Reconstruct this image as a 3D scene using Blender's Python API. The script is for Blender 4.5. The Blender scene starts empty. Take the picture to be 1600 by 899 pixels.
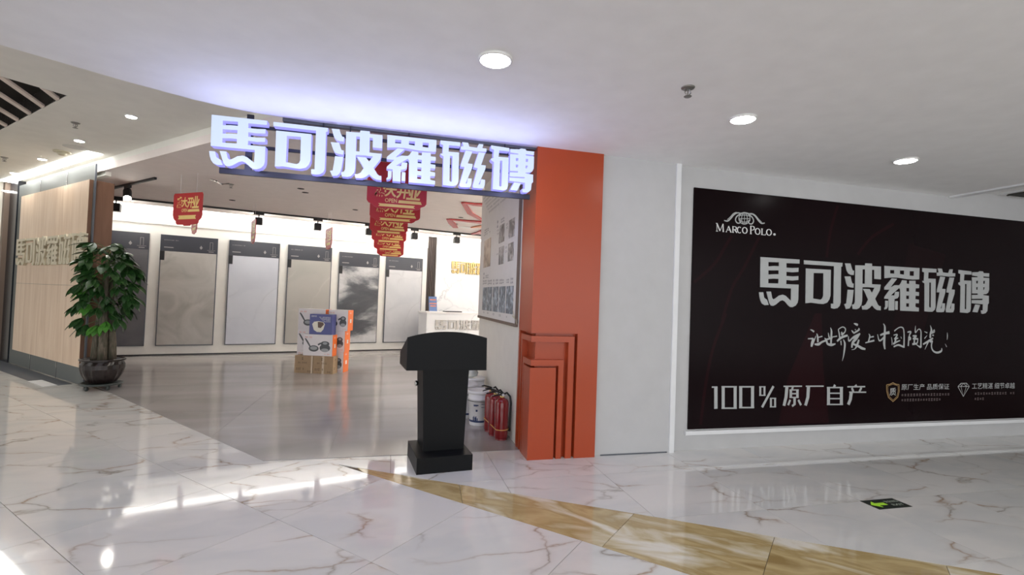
import bpy, math, random
from mathutils import Vector, Matrix
random.seed(7)
PI = math.pi
SC = bpy.context.scene
COL = SC.collection

# ---------------------------------------------------------------- camera
F_PX, PITCH, ROLL, YAW = 754.371, 0.0245423, 0.0358861, 1.3258133
CAM = Vector((0, 0, 1.5))
FW = Vector((math.cos(PITCH)*math.cos(YAW), math.cos(PITCH)*math.sin(YAW), math.sin(PITCH)))
_rt = Vector((math.sin(YAW), -math.cos(YAW), 0)); _up = _rt.cross(FW)
RT = _rt*math.cos(ROLL) + _up*math.sin(ROLL); UP = RT.cross(FW)
cd = bpy.data.cameras.new('camera'); cam = bpy.data.objects.new('camera', cd); COL.objects.link(cam)
cd.sensor_width = 36; cd.lens = F_PX/1600*36; cd.clip_end = 200; cd.clip_start = .05
cam.matrix_world = Matrix(((RT.x, UP.x, -FW.x, 0), (RT.y, UP.y, -FW.y, 0), (RT.z, UP.z, -FW.z, 1.5), (0, 0, 0, 1)))
SC.camera = cam

# ---------------------------------------------------------------- world and exposure
W = bpy.data.worlds.new('world'); SC.world = W; W.use_nodes = True
W.node_tree.nodes['Background'].inputs[0].default_value = (.86, .87, .88, 1)
W.node_tree.nodes['Background'].inputs[1].default_value = 1.2
SC.view_settings.view_transform = 'Standard'; SC.view_settings.look = 'None'
SC.view_settings.exposure = 1.1; SC.view_settings.gamma = 1
E_DOWN = 18.0      # mall downlight
E_SPOT = 78.0     # small corridor downlights
E_STRIP = 2.1     # strip along the tile wall
E_COVE = 6.0      # strip along the glass
E_ADDED = 14.0    # unseen strips added to brighten the shop
P_GLOW = 2.0      # watts of each point lamp added for the sign's glow
E_SIGN = .43      # sign letters
E_HALO = .48      # lit rear rims of the sign letters

# ---------------------------------------------------------------- helpers
def ray(x, y):
    return FW*F_PX + RT*(x-800) + UP*(449.5-y)
def gz(x, y, z=0.0):
    d = ray(x, y); return CAM + d*((z-1.5)/d.z)
class Plane:
    """vertical plane: origin point, heading of its x direction (degrees)"""
    def __init__(s, pt, h):
        s.o = Vector((pt[0], pt[1], 0)); a = math.radians(h)
        s.x = Vector((math.cos(a), math.sin(a), 0)); s.z = Vector((0, 0, 1)); s.n = Vector((s.x.y, -s.x.x, 0))  # n: towards viewer when x runs right
    def w(s, u, z, off=0.0):
        return s.o + s.x*u + s.z*z + s.n*off
    def hit(s, px, py, off=0.0):
        d = ray(px, py); o = s.o + s.n*off; t = (o-CAM).dot(s.n)/d.dot(s.n); p = CAM + d*t - s.o
        return p.dot(s.x), p.z

class MB:
    def __init__(s): s.v = []; s.f = []
    def add(s, vs, fs):
        b = len(s.v); s.v += [Vector(v) for v in vs]; s.f += [tuple(i+b for i in f) for f in fs]; return s
    def hexa(s, p):   # 8 points: bottom 4 ccw, top 4 ccw
        return s.add(p, [(3,2,1,0),(4,5,6,7),(0,1,5,4),(1,2,6,5),(2,3,7,6),(3,0,4,7)])
    def box(s, a, b):
        x0,y0,z0 = a; x1,y1,z1 = b
        return s.hexa([(x0,y0,z0),(x1,y0,z0),(x1,y1,z0),(x0,y1,z0),(x0,y0,z1),(x1,y0,z1),(x1,y1,z1),(x0,y1,z1)])
    def pbox(s, P, u0, u1, z0, z1, o0, o1):   # box on a plane frame, o = offset along normal
        if o0 > o1: o0, o1 = o1, o0
        return s.hexa([P.w(u0,z0,o1),P.w(u1,z0,o1),P.w(u1,z0,o0),P.w(u0,z0,o0),P.w(u0,z1,o1),P.w(u1,z1,o1),P.w(u1,z1,o0),P.w(u0,z1,o0)])
    def prism(s, pts, z0, z1):
        n = len(pts); vs = [(p[0],p[1],z0) for p in pts]+[(p[0],p[1],z1) for p in pts]
        ar = sum(pts[i][0]*pts[(i+1)%n][1]-pts[(i+1)%n][0]*pts[i][1] for i in range(n))
        fs = [tuple(range(n))[::-1], tuple(range(n,2*n))] + [(i,(i+1)%n,(i+1)%n+n,i+n) for i in range(n)]
        if ar < 0: fs = [f[::-1] for f in fs]
        return s.add(vs, fs)
    def pprism(s, P, pts, o0, o1):            # outline on a plane, extruded o0 (back) -> o1 (front)
        n = len(pts); vs = [P.w(u,z,o0) for u,z in pts]+[P.w(u,z,o1) for u,z in pts]
        ar = sum(pts[i][0]*pts[(i+1)%n][1]-pts[(i+1)%n][0]*pts[i][1] for i in range(n))
        fs = [tuple(range(n))[::-1], tuple(range(n,2*n))] + [(i,(i+1)%n,(i+1)%n+n,i+n) for i in range(n)]
        if ar < 0: fs = [f[::-1] for f in fs]
        return s.add(vs, fs)
    def lathe(s, c, prof, n=24, sx=1, sy=1):      # prof: (r,z) bottom to top
        b = []; c = Vector(c); m = len(prof)
        for r, z in prof:
            for k in range(n): b.append(c+Vector((r*sx*math.cos(2*PI*k/n), r*sy*math.sin(2*PI*k/n), z)))
        fs = []
        for j in range(m-1):
            for k in range(n): fs.append((j*n+k, j*n+(k+1)%n, (j+1)*n+(k+1)%n, (j+1)*n+k))
        fs.append(tuple(range(n))[::-1]); fs.append(tuple(range((m-1)*n, m*n)))
        return s.add(b, fs)
    def tube(s, pts, r, n=6):
        pts = [Vector(p) for p in pts]; rs = r if isinstance(r, (list, tuple)) else [r]*len(pts)
        vs = []; m = len(pts)
        t0 = (pts[1]-pts[0]).normalized(); ref = Vector((0,0,1)) if abs(t0.z) < .9 else Vector((1,0,0))
        a = t0.cross(ref).normalized()
        for i, p in enumerate(pts):
            t = (pts[min(i+1,m-1)]-pts[max(i-1,0)]).normalized()
            a = (a - t*a.dot(t)).normalized(); b = t.cross(a)
            for k in range(n):
                q = 2*PI*k/n; vs.append(p+(a*math.cos(q)+b*math.sin(q))*rs[i])
        fs = [(j*n+k, j*n+(k+1)%n, (j+1)*n+(k+1)%n, (j+1)*n+k) for j in range(m-1) for k in range(n)]
        fs.append(tuple(range(n))[::-1]); fs.append(tuple(range((m-1)*n, m*n)))
        return s.add(vs, fs)
    def ribbon(s, P, pts, off, closed=False, smooth=True):      # pts (u,z,w) on plane: flat stroke of varying width
        if smooth and len(pts) > 2:
            q = []
            m = len(pts)
            for i in range(m-1):
                p0 = pts[max(i-1,0)]; p1 = pts[i]; p2 = pts[i+1]; p3 = pts[min(i+2,m-1)]
                for k in range(5):
                    t = k/5
                    q.append(tuple(.5*((2*b)+(-a+c)*t+(2*a-5*b+4*c-d)*t*t+(-a+3*b-3*c+d)*t**3) for a,b,c,d in zip(p0,p1,p2,p3)))
            q.append(pts[-1]); pts = q
        m = len(pts); vs = []
        for i,(u,z,wd) in enumerate(pts):
            a = pts[max(i-1,0)]; b = pts[min(i+1,m-1)]
            dx, dz = b[0]-a[0], b[1]-a[1]; L = math.hypot(dx,dz) or 1; nx, nz = -dz/L*wd/2, dx/L*wd/2
            vs.append(P.w(u+nx,z+nz,off)); vs.append(P.w(u-nx,z-nz,off))
        return s.add(vs, [(2*i,2*i+1,2*i+3,2*i+2) for i in range(m-1)])
    def quad(s, a, b, c, d): return s.add([a,b,c,d], [(0,1,2,3)])
    def poly(s, P, pts, off):
        n = len(pts); ar = sum(pts[i][0]*pts[(i+1)%n][1]-pts[(i+1)%n][0]*pts[i][1] for i in range(n))
        f = tuple(range(n)); return s.add([P.w(u,z,off) for u,z in pts], [f if ar > 0 else f[::-1]])

def root_of(o):
    while o.parent: o = o.parent
    return o
def tag(o, label=None, cat=None, group=None, kind=None):
    if label: o['label'] = label
    if cat: o['category'] = cat
    if group: o['group'] = group
    if kind: o['kind'] = kind
    return o
def thing(name, label, cat, loc, group=None):
    o = bpy.data.objects.new(name, None); COL.objects.link(o); o.location = loc; o.empty_display_size = .1
    return tag(o, label, cat, group)
def mk(name, mb, mat, parent=None, loc=None, smooth=False, bevel=0, label=None, kind=None):
    """one mesh object; vertices of mb are world coordinates"""
    base = Vector(root_of(parent).location) if parent else Vector(loc or (0,0,0))
    me = bpy.data.meshes.new(name); me.from_pydata([tuple(v-base) for v in mb.v], [], mb.f); me.update()
    o = bpy.data.objects.new(name, me); COL.objects.link(o)
    if parent: o.parent = parent
    else: o.location = base
    for m in (mat if isinstance(mat, (list,tuple)) else [mat]): me.materials.append(m)
    if smooth:
        me.polygons.foreach_set('use_smooth', [len(p.vertices) <= 4 for p in me.polygons])
    if bevel:
        b = o.modifiers.new('bevel', 'BEVEL'); b.width = bevel; b.segments = 2; b.limit_method = 'ANGLE'
    if label: o['label'] = label
    if kind: o['kind'] = kind
    return o
def struct(name, mb, mat, **k): return mk(name, mb, mat, kind='structure', **k)
def copy_tree(o, loc=None, parent=None):
    c = o.copy(); COL.objects.link(c)
    if parent: c.parent = parent
    if loc is not None: c.location = loc
    for ch in list(o.children): copy_tree(ch, None, c)
    return c

# ---------------------------------------------------------------- materials
def nm(name):
    m = bpy.data.materials.new(name); m.use_nodes = True; return m, m.node_tree.nodes, m.node_tree.links, m.node_tree.nodes['Principled BSDF']
def setp(b, col=None, rough=None, metal=None, spec=None, em=None, ems=None, coat=None, alpha=None, trans=None):
    if col: b.inputs['Base Color'].default_value = (*col, 1)
    if rough is not None: b.inputs['Roughness'].default_value = rough
    if metal is not None: b.inputs['Metallic'].default_value = metal
    if spec is not None: b.inputs['Specular IOR Level'].default_value = spec
    if em: b.inputs['Emission Color'].default_value = (*em, 1)
    if ems is not None: b.inputs['Emission Strength'].default_value = ems
    if coat is not None: b.inputs['Coat Weight'].default_value = coat; b.inputs['Coat Roughness'].default_value = .03
    if trans is not None: b.inputs['Transmission Weight'].default_value = trans
def mat(name, col, rough=.5, metal=0, spec=.5, var=.06, scale=6, em=None, ems=None, coat=None, bump=.02, trans=None):
    m, N, L, b = nm(name); setp(b, col, rough, metal, spec, em, ems, coat, None, trans)
    t = N.new('ShaderNodeTexCoord'); n = N.new('ShaderNodeTexNoise'); n.inputs['Scale'].default_value = scale; n.inputs['Detail'].default_value = 4
    L.new(t.outputs['Object'], n.inputs['Vector'])
    r = N.new('ShaderNodeMix'); r.data_type = 'RGBA'; r.inputs[6].default_value = (*[c*(1-var) for c in col], 1); r.inputs[7].default_value = (*[min(1,c*(1+var)) for c in col], 1)
    L.new(n.outputs['Fac'], r.inputs[0]); L.new(r.outputs[2], b.inputs['Base Color'])
    if bump:
        n2 = N.new('ShaderNodeTexNoise'); n2.inputs['Scale'].default_value = scale*25; L.new(t.outputs['Object'], n2.inputs['Vector'])
        bp = N.new('ShaderNodeBump'); bp.inputs['Strength'].default_value = bump; bp.inputs['Distance'].default_value = .002
        L.new(n2.outputs['Fac'], bp.inputs['Height']); L.new(bp.outputs[0], b.inputs['Normal'])
    return m
def emit(name, col, s, base=(.8,.8,.8)):
    m, N, L, b = nm(name); setp(b, base, .4, em=col, ems=s); return m
def ramp(N, stops):
    r = N.new('ShaderNodeValToRGB'); e = r.color_ramp.elements
    while len(e) > 1: e.remove(e[-1])
    e[0].position = stops[0][0]; e[0].color = (*stops[0][1], 1)
    for p, c in stops[1:]:
        x = e.new(p); x.color = (*c, 1)
    return r
def stone(name, base, cloud, vein, vscale=1.4, stretch=(1,1,1), rot=0, vwidth=.03, rough=.05, spec=.6, per_object=True, vein2=None, nrough=0, world=True, vmix=.85):
    """polished stone: soft clouds and thin branching veins"""
    m, N, L, b = nm(name); setp(b, base, rough, spec=spec)
    if world:
        g = N.new('ShaderNodeNewGeometry'); src = g.outputs['Position']
    else:
        g = N.new('ShaderNodeTexCoord'); src = g.outputs['Object']
    if per_object:
        oi = N.new('ShaderNodeObjectInfo'); mu = N.new('ShaderNodeVectorMath'); mu.operation = 'SCALE'; mu.inputs[3].default_value = 37
        cx = N.new('ShaderNodeCombineXYZ')
        for i in range(3): L.new(oi.outputs['Random'], cx.inputs[i])
        L.new(cx.outputs[0], mu.inputs[0]); ad = N.new('ShaderNodeVectorMath'); L.new(src, ad.inputs[0]); L.new(mu.outputs[0], ad.inputs[1]); src = ad.outputs[0]
    mp = N.new('ShaderNodeMapping'); mp.inputs['Scale'].default_value = stretch; mp.inputs['Rotation'].default_value = (0,0,rot)
    mp.vector_type = 'TEXTURE' if False else 'POINT'
    L.new(src, mp.inputs[0]); v = mp.outputs[0]
    # distortion
    nd = N.new('ShaderNodeTexNoise'); nd.inputs['Scale'].default_value = vscale*1.3; nd.inputs['Detail'].default_value = 5; L.new(v, nd.inputs['Vector'])
    sub = N.new('ShaderNodeVectorMath'); sub.operation = 'SUBTRACT'; sub.inputs[1].default_value = (.5,.5,.5); L.new(nd.outputs['Color'], sub.inputs[0])
    sc = N.new('ShaderNodeVectorMath'); sc.operation = 'SCALE'; sc.inputs[3].default_value = .9/vscale; L.new(sub.outputs[0], sc.inputs[0])
    ad2 = N.new('ShaderNodeVectorMath'); L.new(v, ad2.inputs[0]); L.new(sc.outputs[0], ad2.inputs[1]); dv = ad2.outputs[0]
    cl = N.new('ShaderNodeTexNoise'); cl.inputs['Scale'].default_value = vscale*1.2; cl.inputs['Detail'].default_value = 3; L.new(dv, cl.inputs['Vector'])
    cr = ramp(N, [(.35, cloud), (.6, base)]); L.new(cl.outputs['Fac'], cr.inputs[0])
    vo = N.new('ShaderNodeTexVoronoi'); vo.feature = 'DISTANCE_TO_EDGE'; vo.inputs['Scale'].default_value = vscale; L.new(dv, vo.inputs['Vector'])
    mask = N.new('ShaderNodeTexNoise'); mask.inputs['Scale'].default_value = vscale*1.1; mask.inputs['Detail'].default_value = 2; L.new(v, mask.inputs['Vector'])
    mr = N.new('ShaderNodeMapRange'); mr.inputs[1].default_value = .42; mr.inputs[2].default_value = .62; L.new(mask.outputs['Fac'], mr.inputs[0])
    vr = ramp(N, [(0, (vmix,)*3), (vwidth*.35, (vmix*.55,)*3), (vwidth, (.12*vmix,)*3), (vwidth*3, (0,0,0))]); L.new(vo.outputs['Distance'], vr.inputs[0])
    ml = N.new('ShaderNodeMath'); ml.operation = 'MULTIPLY'; L.new(vr.outputs[0], ml.inputs[0]); L.new(mr.outputs[0], ml.inputs[1])
    mx = N.new('ShaderNodeMix'); mx.data_type = 'RGBA'; L.new(ml.outputs[0], mx.inputs[0]); L.new(cr.outputs[0], mx.inputs[6])
    if vein2:
        vn = N.new('ShaderNodeTexNoise'); vn.inputs['Scale'].default_value = vscale*2; L.new(v, vn.inputs['Vector'])
        v2 = ramp(N, [(.42, vein), (.58, vein2)]); L.new(vn.outputs['Fac'], v2.inputs[0]); L.new(v2.outputs[0], mx.inputs[7])
    else: mx.inputs[7].default_value = (*vein, 1)
    L.new(mx.outputs[2], b.inputs['Base Color'])
    return m
def streak(name, stops, stretch, scale=2, rough=.3, spec=.5, detail=6, rot=0, world=False, per_object=False, dist=1.2):
    m, N, L, b = nm(name); setp(b, stops[0][1], rough, spec=spec)
    if world: g = N.new('ShaderNodeNewGeometry'); src = g.outputs['Position']
    else: g = N.new('ShaderNodeTexCoord'); src = g.outputs['Object']
    if per_object:
        oi = N.new('ShaderNodeObjectInfo'); cx = N.new('ShaderNodeCombineXYZ'); mu = N.new('ShaderNodeVectorMath'); mu.operation = 'SCALE'; mu.inputs[3].default_value = 23
        for i in range(3): L.new(oi.outputs['Random'], cx.inputs[i])
        L.new(cx.outputs[0], mu.inputs[0]); ad = N.new('ShaderNodeVectorMath'); L.new(src, ad.inputs[0]); L.new(mu.outputs[0], ad.inputs[1]); src = ad.outputs[0]
    r1 = N.new('ShaderNodeMapping'); r1.inputs['Rotation'].default_value = (0,0,rot); L.new(src, r1.inputs[0])
    mp = N.new('ShaderNodeMapping'); mp.inputs['Scale'].default_value = stretch; L.new(r1.outputs[0], mp.inputs[0])
    n = N.new('ShaderNodeTexNoise'); n.inputs['Scale'].default_value = scale; n.inputs['Detail'].default_value = detail; n.inputs['Distortion'].default_value = dist
    L.new(mp.outputs[0], n.inputs['Vector']); r = ramp(N, stops); L.new(n.outputs['Fac'], r.inputs[0]); L.new(r.outputs[0], b.inputs['Base Color'])
    return m

M = {}
M['marble'] = stone('polished_marble', (.80,.78,.74), (.70,.70,.68), (.34,.19,.08), 1.15, (1,1.9,1), math.radians(-20), .030, .05, .75, True, (.30,.26,.21))
M['gold_marble'] = streak('gold_marble', [(.28,(.36,.25,.10)),(.42,(.60,.47,.24)),(.50,(.46,.34,.15)),(.57,(.66,.57,.37)),(.66,(.82,.78,.68))], (1,2.6,1), 1.7, .05, .6, 9, math.radians(38), True, True, .5)
M['grout'] = mat('grout', (.16,.12,.08), .8)
M['grey_stone'] = streak('grey_stone', [(.3,(.30,.275,.265)),(.5,(.37,.345,.335)),(.7,(.44,.415,.40))], (.35,1.3,1), .9, .13, .55, 4, math.radians(-4), True, False, .8)
M['grout_grey'] = mat('grout_grey', (.16,.145,.135), .6)
M['white_paint'] = mat('white_paint', (.53,.53,.535), .55, bump=.05)
M['ceiling_paint'] = mat('ceiling_paint', (.92,.92,.92), .8)
M['cream_ceiling'] = mat('cream_ceiling', (.86,.85,.79), .8)
M['shop_ceiling'] = mat('shop_ceiling', (.86,.79,.76), .8)
M['cream_wall'] = mat('cream_wall', (.80,.77,.70), .7)
M['shop_wall'] = mat('shop_wall', (.84,.82,.77), .65)
M['orange'] = mat('orange_paint', (.40,.056,.013), .30, spec=.45, var=.03, bump=.03)
M['lectern'] = mat('charcoal_laminate', (.0065,.007,.008), .45, spec=.16, var=.1)
M['chrome'] = mat('chrome', (.5,.5,.5), .2, 1)
M['black'] = mat('black_metal', (.012,.012,.014), .4)
M['rail_dark'] = mat('rail_dark', (.010,.010,.020), .5)
M['blackwall'] = mat('black_wall', (.012,.014,.020), .25, spec=.5)
M['header'] = mat('header_board', (.045,.048,.062), .45)
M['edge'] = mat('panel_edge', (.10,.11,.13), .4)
M['print_white'] = mat('print_white', (.72,.72,.72), .5, bump=0)
M['print_grey'] = mat('print_grey', (.30,.29,.29), .5, bump=0)
M['letter_white'] = mat('letter_white', (.44,.455,.455), .5, bump=0)
M['poster_bg'] = mat('poster_ground', (.0075,.0033,.0042), .25, spec=.06, var=.25, scale=1.5, bump=0)
M['poster_band'] = mat('poster_band', (.017,.0045,.006), .25, spec=.06, bump=0)
M['poster_dark'] = mat('poster_band_dark', (.011,.0040,.005), .25, spec=.06, bump=0)
M['gold'] = mat('gold_letters', (.42,.31,.13), .3, .75)
M['cream_gold'] = mat('cream_gold_letters', (.60,.55,.42), .35, .35)
M['silver'] = mat('silver_letters', (.55,.53,.51), .35, .4)
M['red_card'] = mat('red_card', (.45,.015,.018), .35)
M['gold_print'] = mat('gold_print', (.80,.58,.20), .4, bump=0)
M['red_ribbon'] = mat('red_ribbon', (.42,.008,.012), .4)
M['orange_ribbon'] = mat('orange_ribbon', (.72,.28,.12), .4)
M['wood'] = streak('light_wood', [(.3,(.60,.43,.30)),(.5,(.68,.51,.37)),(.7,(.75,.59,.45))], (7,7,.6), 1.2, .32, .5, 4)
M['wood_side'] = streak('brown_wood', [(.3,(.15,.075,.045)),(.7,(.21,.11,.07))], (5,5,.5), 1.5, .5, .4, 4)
M['brown_slat'] = streak('brown_slat', [(.3,(.045,.030,.024)),(.7,(.075,.050,.040))], (9,9,.4), 1.5, .45)
M['white_marble'] = stone('white_marble_wall', (.86,.86,.87), (.78,.79,.81), (.45,.46,.50), .75, (1,1,1.25), .4, .018, .15, .5, False, None, 0, False, .75)
M['led'] = emit('light_strip', (1,.98,.93), E_STRIP)
M['led_added'] = emit('added_strip', (1,.97,.93), E_ADDED)
M['cove'] = emit('cove_light', (1,.99,.95), E_COVE)
M['down'] = emit('downlight_disc', (1,.99,.96), E_DOWN)
M['spot'] = emit('small_downlight_disc', (1,.96,.88), E_SPOT)
M['sign'] = emit('sign_face', (.60,.72,1.0), E_SIGN, (.12,.12,.14))
M['halo'] = emit('sign_rim', (.28,.27,.95), E_HALO, (.2,.2,.25))
M['trim_white'] = mat('trim_white', (.80,.81,.82), .4)
M['fitting'] = mat('white_fitting', (.8,.8,.78), .4)
M['smoke_d'] = mat('detector_plastic', (.55,.50,.36), .5)
M['brass'] = mat('sprinkler_metal', (.28,.27,.25), .35, .8)
M['slot_dark'] = mat('slot_dark', (.012,.008,.006), .8)
M['slat_cream'] = mat('slat_cream', (.82,.72,.64), .6)
M['carton'] = mat('brown_cardboard', (.34,.235,.14), .8, var=.12, scale=12)
M['tape'] = mat('parcel_tape', (.55,.45,.33), .3)
M['carton_print'] = mat('carton_print', (.13,.09,.06), .8, bump=0)
M['boxwhite'] = mat('white_cardboard', (.72,.68,.69), .35)
M['boxorange'] = mat('orange_cardboard', (.85,.17,.02), .35)
M['boxblue'] = mat('blue_cardboard', (.075,.085,.26), .35)
M['panprint'] = mat('pan_print', (.07,.075,.08), .4)
M['panprint2'] = mat('pan_print_light', (.32,.33,.34), .3)
M['redprint'] = mat('red_print', (.72,.25,.16), .4, bump=0)
M['bowlprint'] = mat('bowl_print', (.75,.72,.62), .4, bump=0)
M['bowlin'] = mat('bowl_inside_print', (.12,.07,.05), .4, bump=0)
M['bucket'] = mat('white_plastic', (.80,.79,.79), .3)
M['navy'] = mat('navy_print', (.03,.05,.13), .4, bump=0)
M['extred'] = mat('extinguisher_red', (.22,.006,.009), .22, coat=.5)
M['hose'] = mat('black_rubber', (.015,.015,.015), .45)
M['strap'] = mat('yellow_strap', (.75,.42,.12), .5)
M['clearbag'] = mat('clear_plastic', (.55,.60,.62), .12, trans=.55)
M['pot'] = streak('glazed_pot', [(.3,(.010,.007,.006)),(.6,(.018,.011,.010)),(.8,(.04,.028,.025))], (3,3,.7), 3, .28, .5, 4)
M['dolly'] = mat('dolly_plastic', (.035,.045,.042), .4)
M['soil'] = mat('soil', (.03,.02,.015), .9)
M['bark'] = streak('trunk_bark', [(.3,(.045,.05,.03)),(.55,(.11,.09,.065)),(.75,(.20,.16,.12))], (5,5,1), 5, .7, .3, 5)
M['leaf'] = streak('leaf_green', [(.3,(.010,.038,.010)),(.55,(.020,.070,.015)),(.75,(.045,.12,.022))], (2,2,2), 3, .35, .5, 3, 0, False, True)
M['leaf_new'] = streak('leaf_bright', [(.3,(.05,.19,.02)),(.7,(.10,.30,.05))], (2,2,2), 3, .35, .5, 3, 0, False, True)
M['stem'] = mat('stem_green', (.06,.12,.03), .5)
M['exit_black'] = mat('exit_black', (.012,.018,.014), .35)
M['exit_green'] = mat('exit_green', (.50,.95,.05), .4, bump=0)
M['pale_print'] = mat('pale_print', (.50,.58,.48), .4, bump=0)
M['brochure'] = mat('blue_brochure', (.05,.13,.35), .3)
M['paper'] = mat('paper', (.82,.80,.80), .5)
M['board'] = mat('info_board', (.74,.72,.69), .5)
M['board_trim'] = mat('board_trim', (.17,.12,.09), .5)
M['photo_sepia'] = streak('photo_sepia', [(.3,(.16,.10,.06)),(.5,(.40,.29,.20)),(.7,(.60,.50,.40))], (4,4,4), 1.6, .4)
M['photo_grey'] = streak('photo_grey', [(.3,(.05,.05,.05)),(.48,(.22,.21,.20)),(.62,(.50,.49,.48)),(.75,(.70,.69,.68))], (5,5,5), 1.7, .4, per_object=True)
M['photo_blue'] = streak('photo_blue', [(.3,(.035,.045,.055)),(.5,(.17,.20,.23)),(.65,(.45,.52,.58))], (5,5,5), 1.9, .4, per_object=True)
def glass_mat():
    m, N, L, b = nm('tinted_glass'); setp(b, (.17,.18,.175), .40, spec=.03)
    t = N.new('ShaderNodeBsdfTransparent'); t.inputs[0].default_value = (.62,.66,.66,1)
    n = N.new('ShaderNodeTexNoise'); n.inputs['Scale'].default_value = .8
    mr = N.new('ShaderNodeMapRange'); mr.inputs[3].default_value = .86; mr.inputs[4].default_value = .92; L.new(n.outputs['Fac'], mr.inputs[0])
    x = N.new('ShaderNodeMixShader'); L.new(mr.outputs[0], x.inputs[0])
    L.new(t.outputs[0], x.inputs[1]); L.new(b.outputs[0], x.inputs[2]); L.new(x.outputs[0], N['Material Output'].inputs[0])
    return m
M['glass'] = glass_mat()

def clip(poly, a, b, c):     # keep a*x+b*y<=c
    out = []
    for i in range(len(poly)):
        p, q = poly[i], poly[(i+1) % len(poly)]
        dp, dq = a*p[0]+b*p[1]-c, a*q[0]+b*q[1]-c
        if dp <= 0: out.append(p)
        if dp*dq < 0:
            t = dp/(dp-dq); out.append((p[0]+(q[0]-p[0])*t, p[1]+(q[1]-p[1])*t))
    return out
def area(p): return abs(sum(p[i][0]*p[(i+1)%len(p)][1]-p[(i+1)%len(p)][0]*p[i][1] for i in range(len(p))))/2
def line_through(p, q):      # a,b,c with left side of p->q kept
    dx, dy = q[0]-p[0], q[1]-p[1]; return dy, -dx, dy*p[0]-dx*p[1]
def inview(p):
    d = Vector((p[0],p[1],0))-CAM; z = d.dot(FW)
    if z < .3: return False
    x = 800+F_PX*d.dot(RT)/z; y = 449.5-F_PX*d.dot(UP)/z
    return -60 < x < 1660 and -20 < y < 960

# ================================================================= SETTING
# ---- floors
floor = struct('floor', MB().box((-16,-2.4,-.12),(13,18,-.006)), M['grout'])
AG = math.radians(134.1); UX, UY = math.cos(AG), math.sin(AG)
A0, A1 = (-.189,4.372), (3.035,2.361)             # upper edge of gold strip
B0, B1 = (-.17,4.275), (1.679,2.399)              # lower edge
def ext(p, q, t): return (p[0]+(q[0]-p[0])*t, p[1]+(q[1]-p[1])*t)
def tile(poly, g, m, z0=-.012, z1=0.0, parent=floor):
    if len(poly) < 3 or area(poly) < .004: return
    cx = sum(p[0] for p in poly)/len(poly); cy = sum(p[1] for p in poly)/len(poly)
    mk('tile', MB().prism(poly, z0, z1), m, parent)
def shrink(poly, g):
    n = len(poly); ar = sum(poly[i][0]*poly[(i+1)%n][1]-poly[(i+1)%n][0]*poly[i][1] for i in range(n))
    if ar < 0: poly = poly[::-1]
    out = poly
    for i in range(n):
        p, q = poly[i], poly[(i+1) % n]; L = math.hypot(q[0]-p[0], q[1]-p[1])
        if L < 1e-4: continue
        a, b, c = line_through(p, q); out = clip(out, a/L, b/L, c/L-g)
        if not out: return []
    return out
# grey shop floor outline: right of line B and above Y=4.67
GB0, GB1 = (-1.027,4.67), (-3.638,7.779)
def cut_left(poly):           # keep below/left of gold strip lower edge
    a, b, c = line_through(B0, B1); return clip(poly, -a, -b, -c) if False else clip(poly, *line_through(B1, B0))
for i in range(-3, 16):
    for j in range(-9, 6):
        u0 = 2.07+.872*(i-1); v0 = -1.01+.932*j
        P4 = [(UX*u-UY*v, UY*u+UX*v) for u, v in ((u0,v0),(u0+.872,v0),(u0+.872,v0+.932),(u0,v0+.932))]
        P4 = clip(P4, *line_through(B1, B0))
        if len(P4) < 3: continue
        if not any(inview(p) for p in P4): continue
        if all(p[1] > 4.69 and (p[0]-GB0[0])*(GB1[1]-GB0[1])-(p[1]-GB0[1])*(GB1[0]-GB0[0]) > 0 for p in P4): continue
        if area(P4) > .01: tile(shrink(P4, .0017), 0, M['marble'])
for i in range(-2, 12):
    for j in range(-3, 4):
        x0 = .963+.905*i; y0 = 2.195+.865*j
        P4 = [(x0,y0),(x0+.905,y0),(x0+.905,y0+.865),(x0,y0+.865)]
        P4 = clip(P4, *line_through(A0, A1)); P4 = clip(P4, 0, 1, 4.68) if P4 else P4
        if len(P4) < 3 or not any(inview(p) for p in P4): continue
        if area(P4) > .01: tile(shrink(P4, .0017), 0, M['marble'], z1=.0004)
# gold strip pieces
cuts = [((-.3,4.6),(-.2,4.0)), ((.594,3.9),(.553,3.3)), ((1.74,3.151),(1.321,2.766)), ((2.506,2.68),(2.281,2.481)), ((3.284,2.192),(3.09,2.02)), ((4.1,1.7),(3.9,1.5))]
big = [ext(A0,A1,-.01), ext(A0,A1,1.45), ext(B0,B1,1.9), B0]
for k in range(5):
    p = clip(big, *line_through(cuts[k][1], cuts[k][0])[:3]) if False else big
    a, b, c = line_through(cuts[k][0], cuts[k][1]); p = clip(p, a, b, c)      # keep one side
    a, b, c = line_through(cuts[k+1][1], cuts[k+1][0]); p = clip(p, a, b, c)
    if len(p) < 3 or area(p) < .002:
        continue
    tile(shrink(p, .0017), 0, M['gold_marble'])
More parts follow.
